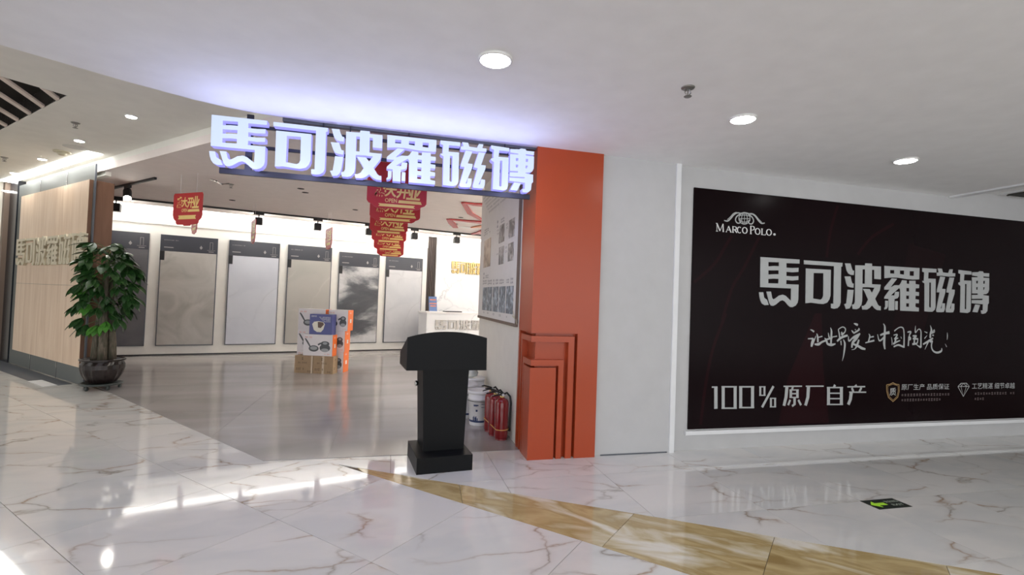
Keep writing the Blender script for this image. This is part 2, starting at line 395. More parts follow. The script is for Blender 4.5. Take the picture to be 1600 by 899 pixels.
# grey shop floor slabs (a hair proud of the marble)
gpoly = [GB0, (1.31,4.67), (1.31,7.2), (4.6,7.2), (4.6,15.2), (-6,12.0), ext(GB0,GB1,1.9)]
base = MB().prism([(-1.02,4.674),(1.31,4.674),(1.31,7.2),(4.6,7.2),(4.6,15.2),(-3,15.2),ext(GB0,GB1,2.2)], -.005, .001)
shop_floor = struct('floor_2', base, M['grout_grey'])
for i in range(-7, 6):
    for j in range(0, 6):
        x0 = -.5+1.2*i; y0 = 4.67+1.9*j - (.0 if i % 2 else .0)
        P4 = [(x0,y0),(x0+1.2,y0),(x0+1.2,y0+1.9),(x0,y0+1.9)]
        P4 = clip(P4, *line_through(GB1, GB0)); P4 = clip(P4, 0, 1, 14.9) if P4 else P4
        if P4: P4 = clip(P4, 1, 0, 1.31) if y0 < 7 else clip(P4, 1, 0, 4.5)
        if len(P4) < 3 or not any(inview(p) for p in P4) or area(P4) < .02: continue
        mk('tile', MB().prism(shrink(P4, .0011), -.004, .004), M['grey_stone'], shop_floor)

# ---- mall ceiling (low soffit) with its rounded corner
Z1 = 2.96
cpoly = [(-12,-3.1),(-2.406,3.642),(-1.889,4.004),(-1.554,4.204),(-1.36,4.285),(-1.2,4.335),(-1.0,4.375),(-.65,4.405),(1.295,4.41),(2.0,4.44),(6.67,4.44),(6.67,-8),(-12,-8)]
ceiling = struct('ceiling', MB().prism(cpoly, Z1, 3.5), M['ceiling_paint'])
struct('trim_shade', MB().box((-.95,4.415,2.942),(1.295,4.47,2.97)), M['edge'])  # dark grey strip coloured as the shadow under the soffit edge
mb = MB().prism([(6.67,-8),(13,-8),(13,5.0),(6.67,5.0)], 3.05, 3.5); struct('ceiling_2', mb, M['ceiling_paint'])
struct('trim_2', MB().box((6.60,-6,2.94),(6.70,4.43,3.06)), M['trim_white'])
# ---- corridor ceiling with the slatted opening
UH = Vector((math.cos(math.radians(134.4)), math.sin(math.radians(134.4)), 0)); VH = Vector((-UH.y, UH.x, 0))
Z2 = 3.38
def uvp(p): return Vector((p[0],p[1],0)).dot(UH), Vector((p[0],p[1],0)).dot(VH)
uA, vA, vF, vG = 6.36, -1.72, -2.88, -2.80
def uvbox(mb, u0, u1, v0, v1, z0, z1):
    pts = [UH*u+VH*v for u, v in ((u0,v0),(u1,v0),(u1,v1),(u0,v1))]
    return mb.prism([(p.x,p.y) for p in pts], z0, z1)
mb = MB(); uvbox(mb, -1.5, 16, vF, vA, Z2, 3.6); uvbox(mb, 2.5, uA, vA, 6, Z2, 3.6); uvbox(mb, uA+6.4, 16, vA, 6, Z2, 3.6); uvbox(mb, uA, uA+6.4, vA+2.6, 6, Z2, 3.6)
ceiling3 = struct('ceiling_3', mb, M['cream_ceiling'])
ZS = 3.2
def ul(u, v, z=0): p = UH*u+VH*v; return Vector((p.x, p.y, z))
f0, f1 = ul(3.4, vF), ul(14, vF)
mb = MB(); mb.prism([(f0.x,f0.y),(4.8,4.47),(4.8,15.8),(f1.x,15.8),(f1.x,f1.y)], ZS, ZS+.1); struct('ceiling_4', mb, M['shop_ceiling'])
mb = MB(); uvbox(mb, 3.4, 12.6, vF-.03, vF, ZS+.1, 3.6); struct('trim_3', mb, M['cream_ceiling'])
mb = MB(); uvbox(mb, 9.0, 14, vF-.10, vF-.03, ZS-.06, ZS+.1); struct('trim_4', mb, M['cream_ceiling'])
# slatted feature in the opening
sl = thing('slatted_ceiling_panel', 'cream slats over a dark brown recess in the cream corridor ceiling', 'ceiling panel', ul(uA+1, vA+1, Z2))
mb = MB(); uvbox(mb, uA, uA+6.4, vA, vA+2.6, 3.60, 3.62)
uvbox(mb, uA-.02, uA, vA, vA+2.6, Z2+.01, 3.62); uvbox(mb, uA, uA+6.4, vA-.02, vA, Z2+.01, 3.62); uvbox(mb, uA, uA+6.4, vA+2.6, vA+2.62, Z2+.01, 3.62); uvbox(mb, uA+6.4, uA+6.42, vA, vA+2.6, Z2+.01, 3.62)
mk('recess_box', mb, M['slot_dark'], sl)
hs = math.radians(99); SX, SY = math.cos(hs), math.sin(hs)
cut = [ul(uA+.01,vA+.01), ul(uA+6.39,vA+.01), ul(uA+6.39,vA+2.59), ul(uA+.01,vA+2.59)]; cut = [(p.x,p.y) for p in cut]
for k in range(-16, 22):
    cx, cy = -3.64+.252*k*SY, 5.84-.252*k*SX
    q = [(cx-SX*9-SY*.026, cy-SY*9+SX*.026), (cx+SX*9-SY*.026, cy+SY*9+SX*.026), (cx+SX*9+SY*.026, cy+SY*9-SX*.026), (cx-SX*9+SY*.026, cy-SY*9-SX*.026)]
    for i in range(4):
        a, b, c = line_through(cut[i], cut[(i+1)%4])
        q = clip(q, a, b, c) if q else q
        
    if len(q) > 2 and area(q) > .005: mk('slat', MB().prism(q, Z2-.002, Z2+.02), M['slat_cream'], sl)

# ---- walls
WP = Plane((0,4.44), 0)          # poster wall
struct('wall_right', MB().box((2.82,4.44,0),(13,4.70,3.4)), M['white_paint'])
struct('wall_front', MB().box((1.98,4.40,0),(2.82,4.70,3.0)), M['white_paint'])
struct('trim_5', MB().box((2.80,4.385,0),(2.855,4.44,2.96)), M['trim_white'])
struct('baseboard_right', MB().box((2.05,4.394,0),(2.78,4.40,.012)), M['edge'])
struct('wall_side', MB().box((1.31,4.82,0),(1.55,7.2,ZS)), M['cream_wall'])
struct('wall_side_2', MB().box((1.55,6.9,0),(4.7,7.2,ZS)), M['cream_wall'])
struct('wall_far_right', MB().box((4.6,7.2,0),(4.8,15.6,ZS)), M['cream_wall'])
TP = Plane((-2.521,12.783), 16.18)      # tile display wall
mb = MB(); mb.pbox(TP, -5.1, 3.62, 0, ZS, -.25, 0); struct('wall_back', mb, M['shop_wall'])
mb = MB(); mb.pbox(TP, -5.1, 3.62, 2.86, ZS, 0, .03); struct('trim_6', mb, M['shop_wall'])
mb = MB(); mb.pbox(TP, -5.1, 3.62, .0, .03, 0, .02); struct('baseboard_back', mb, M['black'])
mb = MB(); mb.pbox(TP, 3.88, 8.2, 0, ZS, -.25, .03); struct('wall_reception', mb, M['white_marble'])
rp = thing('slatted_wall_strip', 'narrow dark brown slatted strip between the tile wall and the white marble wall', 'wall panel', TP.w(3.75,0))
mb = MB(); mb.pbox(TP, 3.62, 3.88, 0, ZS, -.22, -.02); mk('backing', mb, M['brown_slat'], rp)
for k in range(5):
    mb = MB(); mb.pbox(TP, 3.635+.05*k, 3.665+.05*k, 0, ZS-.02, -.02, .02); mk('slat', mb, M['brown_slat'], rp)
# corridor end: black pillar and cream wall
mb = MB(); uvbox(mb, 12.55, 13.12, vG-.35, vG+.03, 0, Z2); struct('wall_pillar', mb, M['blackwall'])
mb = MB(); uvbox(mb, 13.12, 13.4, vG-.35, vG+5, 0, Z2); struct('wall_left', mb, M['cream_wall'])
mb = MB(); uvbox(mb, 13.0, 13.13, vG+.03, vG+.1, 0, Z2); struct('trim_7', mb, M['board_trim'])
# unseen wall added at the right end to block world light

struct('wall_light_block', MB().box((12.8,-8,0),(13,4.44,3.5)), M['white_paint'])
# glass partition
GP = Plane(ul(9.05, vG), 134.4); GP.n = -GP.n           # u runs away from the camera, normal to the corridor
gt = thing('glass_partition', 'tall tinted glass partition behind the wood sign wall', 'partition', GP.w(1.7,0))
for a, b in ((-.06,1.05),(1.056,2.3),(2.306,3.48)):
    mb = MB(); mb.pbox(GP, a, b, .012, 3.28, 0, .012); mk('pane', mb, M['glass'], gt)
for a in (1.05, 2.30):
    mb = MB(); mb.pbox(GP, a-.004, a+.010, .0, 3.28, .012, .02); mk('joint_strip', mb, M['chrome'], gt)
mb = MB(); mb.pbox(GP, -.07,-.055,.0,3.28,-.005,.018); mk('frame', mb, M['edge'], gt)
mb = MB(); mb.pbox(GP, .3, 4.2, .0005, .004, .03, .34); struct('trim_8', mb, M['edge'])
mb = MB(); mb.pbox(GP, .28, .95, .004, .007, .20, .36); struct('trim_9', mb, M['trim_white'])
# cove strips
mb = MB(); uvbox(mb, 8.7, 12.9, vG+.03, vG+.20, Z2-.012, Z2); o = mk('cove_light', mb, M['cove'], None, ul(10.8,vG,Z2)); tag(o, 'bright light strip in the corridor ceiling above the glass partition', 'light')

# ================================================================= ORANGE COLUMN
XL, YF = 1.295, 4.365; D = .035
co = thing('orange_column', 'orange painted column with stepped frames around its lower corner', 'column', (1.63,4.59,0))
mk('upper_shaft', MB().box((XL,YF,1.19),(1.975,4.82,Z1)), M['orange'], co)
R_ = .062
mk('core', MB().box((XL+R_,YF+R_,0),(1.975,4.82,1.19)), M['orange'], co)
sx, sy = .466, .40    # extent of the outer groove along front and side
mk('plain_face', MB().box((XL+sx,YF,0),(1.975,YF+R_,1.19)).box((XL,YF+sy,0),(XL+R_,4.82,1.19)), M['orange'], co)
def Lframe(name, a0, a1, z0, z1, rd, b0=None, b1=None):   # raised L band: legs a0..a1 from the corner on the front, top z0..z1
    b0 = a0*.86 if b0 is None else b0; b1 = a1*.86 if b1 is None else b1
    mb = MB()
    mb.prism([(XL+rd,YF+rd),(XL+a1,YF+rd),(XL+a1,YF+R_+.005),(XL+R_+.005,YF+R_+.005),(XL+R_+.005,YF+b1),(XL+rd,YF+b1)], z0, z1)
    mb.box((XL+a0,YF+rd,0),(XL+a1,YF+R_+.005,z0)); mb.box((XL+rd,YF+b0,0),(XL+R_+.005,YF+b1,z0))
    mk(name, mb, M['orange'], co)
Lframe('outer_frame', .377, .436, 1.107, 1.162, 0.004)
Lframe('inner_frame', .282, .334, .882, .937, 0.004)
mk('corner_block', MB().prism([(XL,YF),(XL+.256,YF),(XL+.256,YF+R_+.005),(XL+R_+.005,YF+R_+.005),(XL+R_+.005,YF+.22),(XL,YF+.22)], 0, .864), M['orange'], co)

# ================================================================= GLYPHS 馬可波羅磁磚
def crop(ox, oy, s): return lambda p: (ox+p[0]/s, oy+p[1]/s)
G10 = 9.986
GLY = [
 ((1180,396), [[(62,60),(670,100),(668,163),(465,155),(465,226),(560,232),(655,228),(652,292),(560,298),(465,290),(465,355),(560,362),(652,357),(650,418),(560,427),(465,418),(462,482),(655,490),(650,720),(640,770),(610,815),(560,840),(525,838),(495,815),(440,750),(405,732),(365,745),(300,800),(260,820),(225,815),(200,780),(180,700),(155,598),(225,598),(245,700),(265,720),(300,700),(350,660),(410,645),(455,665),(500,710),(535,740),(540,550),(57,528)],
   [(185,138),(350,142),(350,203),(270,200),(185,206)],[(185,268),(345,268),(345,328),(270,328),(185,332)],[(183,402),(270,397),(343,400),(340,472),(183,468)],
   [(40,608),(105,608),(118,690),(150,718),(162,722),(190,805),(130,810),(85,785),(62,740),(48,680)]]),
 ((1250,400), [[(40,70),(640,112),(635,170),(618,170),(610,730),(595,780),(560,815),(510,825),(462,815),(460,748),(498,745),(508,162),(40,132)],
   [(70,198),(458,220),(452,620),(435,680),(400,730),(340,752),(280,748),(150,730),(62,740)],[(190,268),(343,272),(340,620),(325,665),(300,685),(182,665)]]),
 ((1310,400), [[(80,118),(165,120),(185,195),(200,230),(220,232),(215,300),(170,298),(130,275),(105,230)],[(72,322),(165,322),(182,400),(195,432),(215,435),(212,498),(160,490),(120,475),(100,430)],
   [(122,528),(213,533),(195,700),(180,770),(150,820),(95,830),(68,755),(98,745),(110,650)],
   [(240,148),(392,152),(398,118),(500,122),(500,162),(640,168),(638,368),(535,360),(535,220),(500,218),(498,443),(635,450),(620,540),(548,670),(590,760),(612,783),(635,785),(635,850),(580,845),(540,820),(500,772),(460,815),(420,838),(350,838),(340,780),(370,780),(405,755),(440,682),(400,590),(360,515),(462,520),(498,578),(540,498),(440,490),(350,492),(345,700),(335,760),(300,815),(260,832),(200,828),(190,762),(220,755),(235,720)],
   [(352,212),(392,212),(390,436),(350,436)]]),
 ((1370,405), [[(95,108),(640,142),(635,318),(540,322),(440,315),(300,292),(200,290),(95,300)],[(182,172),(250,175),(248,228),(182,226)],[(335,180),(402,182),(400,247),(335,235)],[(487,190),(555,192),(553,265),(487,260)],
   [(210,302),(290,310),(190,440),(215,432),(250,410),(325,408),(345,385),(370,330),(440,338),(440,385),(480,388),(482,340),(578,340),(578,392),(635,400),(632,455),(580,458),(576,510),(632,518),(630,575),(578,572),(575,625),(630,635),(628,690),(578,690),(575,740),(590,752),(630,760),(628,818),(340,805),(340,480),(325,450),(195,565),(250,568),(262,510),(320,512),(318,580),(300,610),(250,625),(248,803),(160,800),(158,625),(92,618),(95,590),(175,480),(92,478),(95,440)],
   [(435,452),(480,455),(478,508),(435,506)],[(433,570),(478,572),(476,625),(433,625)],[(432,690),(478,692),(476,746),(432,744)],
   [(108,648),(150,652),(148,740),(130,775),(95,788),(92,765),(108,745)],[(262,655),(302,658),(300,792),(258,790)]]),
 ((1432,408), [[(65,112),(285,125),(283,182),(160,178),(155,275),(272,280),(270,720),(255,765),(220,792),(170,792),(98,785),(100,350),(75,335),(65,312),(90,310),(95,180),(65,165)],[(172,335),(200,338),(198,720),(185,732),(170,715)],
   [(305,118),(370,122),(385,180),(470,190),(490,132),(540,132),(530,190),(578,195),(575,243),(480,246),(380,233),(292,232),(292,182),(320,180)],
   [(345,242),(420,252),(370,435),(425,440),(420,500),(350,740),(365,740),(375,660),(418,662),(415,750),(400,795),(360,800),(290,798),(280,770),(335,492),(292,490),(295,450)],
   [(490,258),(562,262),(520,445),(570,450),(565,510),(495,742),(510,742),(522,662),(565,668),(562,755),(545,800),(500,803),(435,800),(430,765),(482,498),(440,490),(445,455)]]),
 ((1485,410), [[(98,120),(300,145),(300,195),(190,190),(182,285),(295,290),(290,720),(280,770),(240,792),(122,782),(132,370),(100,345),(98,320),(125,310),(130,185),(98,170)],[(200,340),(225,342),(220,725),(205,738),(195,725)],
   [(312,158),(410,155),(430,140),(480,145),(490,170),(578,175),(575,230),(485,222),(485,242),(577,248),(575,430),(560,475),(530,497),(485,500),(485,512),(570,525),(570,640),(555,655),(548,760),(520,795),(480,805),(455,800),(448,752),(478,750),(480,655),(305,640),(308,590),(475,590),(475,570),(308,572),(310,510),(400,508),(400,488),(310,487),(310,235),(400,235),(400,222),(312,208)],
   [(375,290),(403,290),(400,332),(375,332)],[(375,388),(402,388),(398,430),(375,430)],[(485,292),(512,292),(508,338),(485,338)],[(483,392),(510,392),(500,430),(485,440)],
   [(360,660),(435,668),(395,782),(318,775)]])]
def curve_mesh(name, loops, depth, bev=0):
    c = bpy.data.curves.new(name, 'CURVE'); c.dimensions = '2D'; c.fill_mode = 'BOTH'; c.extrude = depth/2; c.bevel_depth = bev
    for lp in loops:
        s = c.splines.new('POLY'); s.points.add(len(lp)-1); s.use_cyclic_u = True
        for i, (x, y) in enumerate(lp): s.points[i].co = (x, y, 0, 1)
    o = bpy.data.objects.new(name, c); COL.objects.link(o)
    me = bpy.data.meshes.new_from_object(o.evaluated_get(bpy.context.evaluated_depsgraph_get()))
    bpy.data.objects.remove(o); bpy.data.curves.remove(c); me.name = name
    return me
glyph_local = []
for (ox, oy), loops in GLY:
    f = crop(ox, oy, G10); glyph_local.append([[WP.hit(*f(p)) for p in lp] for lp in loops])
allp = [p for g in glyph_local for lp in g for p in lp]
GX0, GX1 = min(p[0] for p in allp), max(p[0] for p in allp); GZ0, GZ1 = min(p[1] for p in allp), max(p[1] for p in allp)
GW, GH = GX1-GX0, GZ1-GZ0
glyph_mesh = []
for g in glyph_local:      # unit: height 1, width GW/GH, depth 1
    loops = [[((p[0]-GX0)/GH, (p[1]-GZ0)/GH) for p in lp] for lp in g]
    glyph_mesh.append(curve_mesh('letter', loops, 1.0))
def place_glyphs(P, u0, z0, u1, z1, depth, m, parent, off=.0, tilt=0.0, mats=None, name='letter'):
    """six glyphs between u0..u1, z0..z1 of plane P; front face at off+depth"""
    base = Vector(root_of(parent).location); sx = (u1-u0)/(GW/GH); sz = z1-z0
    R3 = Matrix((P.x, P.z, P.n)).transposed().to_4x4()
    if tilt: R3 = R3 @ Matrix.Rotation(tilt, 4, 'Z')
    for me in glyph_mesh:
        key = name+m.name
        mm = me.copy(); mm.materials.clear(); mm.materials.append(m)
        if mats:
            mm.materials.append(mats)
            for p in mm.polygons:
                p.material_index = 0 if p.normal.z > .5 else 1
        o = bpy.data.objects.new(name, mm); COL.objects.link(o); o.parent = parent
        o.matrix_local = Matrix.Translation(P.w(u0, z0, off+depth/2)-base) @ R3 @ Matrix.Diagonal((sx, sz, depth, 1))
# text from the built-in font
TXT = {}
def text_mesh(s, bold=0.0, shear=0.0, space=1.0):
    k = (s, bold, shear, space)
    if k not in TXT:
        c = bpy.data.curves.new('txt', 'FONT'); c.body = s; c.offset = bold; c.shear = shear; c.space_character = space; c.resolution_u = 3
        o = bpy.data.objects.new('txt', c); COL.objects.link(o)
        me = bpy.data.meshes.new_from_object(o.evaluated_get(bpy.context.evaluated_depsgraph_get()))
        bpy.data.objects.remove(o); bpy.data.curves.remove(c); TXT[k] = me
    return TXT[k]
def text_to(mb, s, P, u0, z0, u1, z1, off, bold=0, shear=0, space=1.0, flat=None):
    """append text fitted in the rectangle of plane P (corners may be two unequal heights)"""
    me = text_mesh(s, bold, shear, space); vs = [v.co for v in me.vertices]
    if not vs: return
    x0, x1 = min(v.x for v in vs), max(v.x for v in vs); y0, y1 = min(v.y for v in vs), max(v.y for v in vs)
    mb.add([P.w(u0+(v.x-x0)/(x1-x0)*(u1-u0), z0+(v.y-y0)/(y1-y0)*(z1-z0), off) for v in vs], [tuple(p.vertices) for p in me.polygons])

# ---- lit sign over the entrance
SP = Plane((0,4.36), 0)
sg = thing('illuminated_sign', 'large glowing white shop sign letters hung over the entrance', 'sign', (-.1,4.36,2.48))
place_glyphs(SP, -1.452, 2.482, 1.245, 2.897, .075, M['sign'], sg, -.02, .0035, M['halo'])
for i, (z0, z1) in enumerate(((2.845,2.868),(2.675,2.70),(2.445,2.492))):
    t = .0035*2.5
    mk('rail', MB().hexa([(-1.40,4.385,z0),(1.24,4.385,z0+t),(1.24,4.41,z0+t),(-1.40,4.41,z0),(-1.40,4.385,z1),(1.24,4.385,z1+t),(1.24,4.41,z1+t),(-1.40,4.41,z1)]), M['rail_dark'], sg)
mk('hanger', MB().box((-1.215,4.39,2.49),(-1.165,4.41,2.955)), M['rail_dark'], sg)
for x in (-.62,-.40,.10,.98): mk('cable', MB().tube([(x,4.395,2.86),(x,4.395,2.955)], .006), M['rail_dark'], sg)

for k in range(6):        # unseen point lamps added in front to spread the letters' glow
    ld = bpy.data.lights.new('added_glow', 'POINT'); ld.energy = P_GLOW; ld.color = (.50,.55,1.0); ld.shadow_soft_size = 0
    lo = bpy.data.objects.new('added_glow', ld); COL.objects.link(lo); lo.parent = sg; lo.location = Vector((-1.25+.46*k, 4.06, 2.52))-sg.location

# ---- poster
u0, z0, u1, z1 = 3.037, .219, 8.6, 2.742
po = thing('wall_poster', 'wide dark maroon poster panel with white characters on the white wall', 'poster', (5.6,4.43,.22))
mk('panel', MB().box((u0,4.425,z0),(u1,4.44,z1)), M['poster_bg'], po)
c4, c5, c6, c7 = crop(1070,280,4.085), crop(1340,300,4.085), crop(1070,490,4.281), crop(1340,490,4.281)
PQ = Plane((0,4.425), 0)
def pp(f, pts): return [(*PQ.hit(*f(p[:2])), *([p[2]] if len(p) > 2 else [])) for p in pts]
mb = MB(); mb.poly(PQ, pp(c6, [(870,0),(915,0),(925,360),(965,733),(625,740),(690,430)]), .0006)
top = PQ.hit(1278,440); mk('maroon_wedge', mb, M['poster_band'], po)
mb = MB(); mb.poly(PQ, pp(c5, [(330,330),(560,400),(420,899),(215,899)])[:4], .0005); mk('maroon_wedge', mb, M['poster_dark'], po)
mb = MB()
for si, (f, pts) in enumerate(((c4,[(300,360),(270,410),(190,540),(60,660)]),(c4,[(475,370),(380,560),(300,700),(240,899)]),(c4,[(975,170),(930,330),(905,500)]),(c6,[(275,0),(190,230),(140,470),(105,745)]),(c5,[(230,205),(90,290),(0,400)]))):
    mb.ribbon(PQ, [(u,z,.035) for u,z in pp(f, pts)], .0008+.00015*si)
mk('curved_stripe', mb, M['poster_band'], po, kind='stuff')
place_glyphs(PQ, GX0, GZ0, GX1, GZ1, .0045, M['letter_white'], po, .0005)
# calligraphy
S1, S2 = crop(1260,500,12.84), crop(1370,495,12.84)
def brush(mb, f, strokes, k=1.0):
    for i, st in enumerate(strokes):
        pts = []
        for (x,y,w) in st:
            u, z = PQ.hit(*f((x,y))); ua, za = PQ.hit(*f((x+w,y))); ub, zb = PQ.hit(*f((x,y+w)))
            pts.append((u, z, ((ua-u)+(z-zb))/2*k))
        mb.ribbon(PQ, pts, .0018+.00002*i)
mb = MB()
brush(mb, S1, [[(75,197,10),(110,210,26),(152,240,34)],[(28,380,18),(85,378,26),(130,388,40),(110,460,46),(98,540,34)],[(98,535,40),(150,420,26),(190,320,10)],[(203,275,12),(222,340,36),(228,450,36)],[(238,352,18),(318,330,22)],[(160,490,26),(240,490,48),(310,445,36),(400,410,34)],
 [(435,258,10),(450,340,28),(470,385,26)],[(480,155,10),(500,230,36),(495,360,40),(490,480,36)],[(515,345,18),(612,328,22)],[(370,400,22),(440,385,30),(520,365,22)],[(362,365,12),(400,410,36),(420,480,38),(500,502,48),(580,482,20)],
 [(635,190,14),(655,280,26),(665,370,28)],[(640,190,18),(700,150,18),(745,148,20),(780,185,24),(765,250,24),(700,305,40)],[(703,240,24),(712,300,44)],[(612,430,34),(700,355,44),(825,312,34)],[(688,420,26),(695,510,16)],[(738,395,14),(768,480,38),(757,620,34),(738,740,22),(715,828,4)],
 [(948,72,10),(990,88,38),(1030,105,40)],[(903,210,10),(938,255,34)],[(972,192,18),(988,205,14)],[(1040,165,10),(1050,200,34),(940,272,26)],[(840,330,12),(852,425,30),(950,340,30),(1070,280,30)],[(1072,272,26),(1000,370,52),(925,460,46),(908,560,30)],[(925,370,34),(1005,330,34)],[(1050,400,32),(1012,510,44),(965,585,14),(905,600,8)],[(925,480,34),(1040,530,42),(1110,570,46),(1180,588,30)],
 [(1248,280,10),(1268,330,28),(1240,440,28)],[(1262,352,18),(1348,335,24)],[(1178,462,16),(1260,440,26),(1358,415,32)]])
brush(mb, S2, [[(128,140,10),(158,210,36),(152,400,44),(145,540,48),(160,655,26)],[(12,355,14),(52,485,28),(150,405,34)],[(65,372,30),(150,340,40),(252,318,52)],
 [(290,412,10),(302,490,16),(302,572,14)],[(348,290,22),(420,232,18),(485,212,20),(532,250,24),(545,400,26),(540,625,34)],[(335,605,24),(430,570,32),(530,608,30)],[(335,372,16),(408,362,26),(350,455,28)],[(350,455,26),(425,430,24)],[(390,420,28),(350,545,36)],[(325,550,36),(400,505,28),(465,480,18)],[(478,400,8),(492,440,18)],
 [(612,312,22),(678,308,34),(648,385,22),(672,445,34),(628,480,16)],[(640,400,26),(628,590,28)],[(775,180,5),(768,260,20),(770,325,28)],[(772,330,18),(835,252,18),(880,290,24),(882,450,30),(880,620,34)],[(880,618,34),(830,590,22),(785,555,10)],[(715,388,24),(790,388,28),(728,448,26)],[(718,440,32),(828,450,28)],[(752,400,28),(748,545,36)],[(708,552,36),(800,535,28),(822,450,16)],
 [(1068,175,6),(1092,270,40),(1072,350,40),(1070,430,40)],[(1080,330,34),(1140,300,50),(1130,270,46)],[(950,300,8),(1008,326,24)],[(1003,380,8),(952,440,22)],[(1108,370,24),(1140,378,24)],[(1125,432,30),(1020,500,36),(925,555,28)],[(1045,470,36),(1005,560,22),(960,660,8)],[(1058,505,30),(1120,492,32)],[(1108,480,28),(1092,600,28),(1130,690,28),(1210,722,34),(1290,690,34),(1298,630,10)],
 [(1408,318,5),(1412,390,20),(1405,466,8)],[(1368,545,5),(1398,608,14)]])
mk('brush_lettering', mb, M['letter_white'], po)
# 100% 原厂自产 
mb = MB()
def seg(mb, f, pts, smooth=False): brush_pts = [pts]; 
def strokes(mb, f, sts):
    for i, st in enumerate(sts):
        pts = []
        for (x,y,w) in st:
            u, z = PQ.hit(*f((x,y))); ua, _ = PQ.hit(*f((x+w,y))); ub, zb = PQ.hit(*f((x,y+w)))
            pts.append((u, z, ((ua-u)+(z-zb))/2))
        mb.ribbon(PQ, pts, .0019+.00002*i, smooth=False)
def obox(x0,y0,x1,y1,wv,wh,sk=0): # rectangle outline with thick sides, thin bars
    return [[(x0,y0,wv),(x0,y1,wv)],[(x1,y0,wv),(x1,y1,wv)],[(x0-wv/2,y0,wh),(x1+wv/2,y0,wh)],[(x0-wv/2,y1,wh),(x1+wv/2,y1,wh)]]
strokes(mb, c6, [[(180,493,9),(218,493,9)],[(207,490,24),(207,638,24)],*obox(256,491,336,634,22,9),*obox(373,491,452,630,22,9),*obox(504,491,532,548,14,7),[(592,487,16),(516,628,16)],*obox(575,568,603,625,14,7),
 [(660,488,8),(783,487,8)],[(682,490,22),(676,560,22),(662,618,20)],*obox(708,512,752,562,18,7),[(708,537,8),(752,537,8)],[(722,488,14),(716,512,14)],[(733,562,18),(733,608,18),(716,620,14)],[(704,578,14),(690,614,14)],[(758,578,14),(776,614,14)],
 [(808,487,8),(928,487,8)],[(826,490,24),(822,560,22),(806,616,20)],*obox(960,496,1046,609,22,8),[(960,534,8),(1046,534,8)],[(960,570,8),(1046,570,8)],[(1004,478,16),(994,497,14)],
 [(1086,491,8),(1205,490,8)],[(1140,478,16),(1146,492,16)],[(1116,498,14),(1126,524,14)],[(1180,496,14),(1166,524,14)],[(1098,527,8),(1212,527,8)],[(1112,530,24),(1106,575,22),(1092,610,20)]])
mk('large_print', mb, M['letter_white'], po)
# emblem and name
mb = MB()
def ring(cx, cy, r, n=22, sx=1, a0=0, a1=360): return [(cx+r*sx*math.cos(math.radians(a0+(a1-a0)*i/n)), cy+r*math.sin(math.radians(a0+(a1-a0)*i/n)), 5) for i in range(n+1)]
em = [ring(380,252,36), ring(380,252,36,sx=.5), [(380,216,4),(380,288,4)], [(344,252,4),(416,253,4)], [(350,234,4),(380,230,4),(410,236,4)], [(350,270,4),(380,275,4),(410,271,4)]]
Lw = [(250,264,6),(272,268,9),(292,252,9),(312,228,9),(335,216,8),(352,222,8),(330,240,8),(323,262,8),(334,280,8),(350,280,7),(356,264,7),(344,258,6)]
em.append(Lw); em.append([(380+(380-x)*.98+2, y+(380-x)*.13, w) for x,y,w in Lw]); em.append([(335,216,6),(358,218,6),(378,214,6),(400,218,6),(425,226,6)])
em.append([(270,260,4),(290,242,5),(310,220,5),(330,212,5)]); em.append([(490,276,4),(470,256,5),(450,232,5),(430,220,5)])
for i, st in enumerate(em):
    pts = []
    for (x,y,w) in st:
        u,z = PQ.hit(*c4((x,y))); ua,_ = PQ.hit(*c4((x+w,y))); pts.append((u,z,(ua-u)*.85))
    mb.ribbon(PQ, pts, .0018+.00002*i, smooth=len(st) < 15 and len(st) > 2)
mk('emblem', mb, M['letter_white'], po)
mb = MB()
def latin(mb, ch, x0, x1, y0, y1, x_slope=.08):
    T, t = 7.5, 3.2; w = x1-x0; h = y1-y0
    def q(x, y, wd): return (x0+x*w, y0+y*h + 0, wd)
    S = []
    if ch == 'M': S = [[q(.12,0,t),q(.12,1,t)],[q(.12,0,T),q(.5,.95,T)],[q(.5,.95,t),q(.86,0,t)],[q(.86,0,T),q(.9,1,T)],[q(0,0,t),q(.15,0,t)],[q(0,1,t),q(.25,1,t)],[q(.8,1,t),q(1,1,t)]]
    if ch == 'A': S = [[q(.1,1,t),q(.5,0,t)],[q(.48,0,T),q(.88,1,T)],[q(.28,.65,t),q(.72,.65,t)],[q(0,1,t),q(.22,1,t)],[q(.76,1,t),q(1,1,t)]]
    if ch in 'RP':
        S = [[q(.18,0,T),q(.18,1,T)],[q(0,1,t),q(.38,1,t)],[q(.05,0,t),q(.6,0,t)],[q(.6,0,t),q(.88,.12,T),q(.88,.38,T),q(.6,.5,t),q(.2,.5,t)]]
        if ch == 'R': S.append([q(.5,.5,T),q(1,1,T)])
    if ch in 'OC':
        a0, a1 = (0,360) if ch == 'O' else (50,310)
        S = [[q(.5+.46*math.cos(math.radians(a)), .5-.5*math.sin(math.radians(a)), t+(T-t)*abs(math.cos(math.radians(a)))) for a in range(a0, a1+1, 20)]]
    if ch == 'L': S = [[q(.2,0,T),q(.2,1,T)],[q(0,0,t),q(.4,0,t)],[q(0,1,t),q(.95,1,t)],[q(.95,1,t),q(.97,.75,t)]]
    for i, st in enumerate(S):
        pts = []
        for (x,y,wd) in st:
            yy = y + (x-198)*x_slope
            u,z = PQ.hit(*c4((x,yy))); ua,_ = PQ.hit(*c4((x+wd,yy))); pts.append((u,z,ua-u))
        mb.ribbon(PQ, pts, .0018+.00002*i, smooth=False)
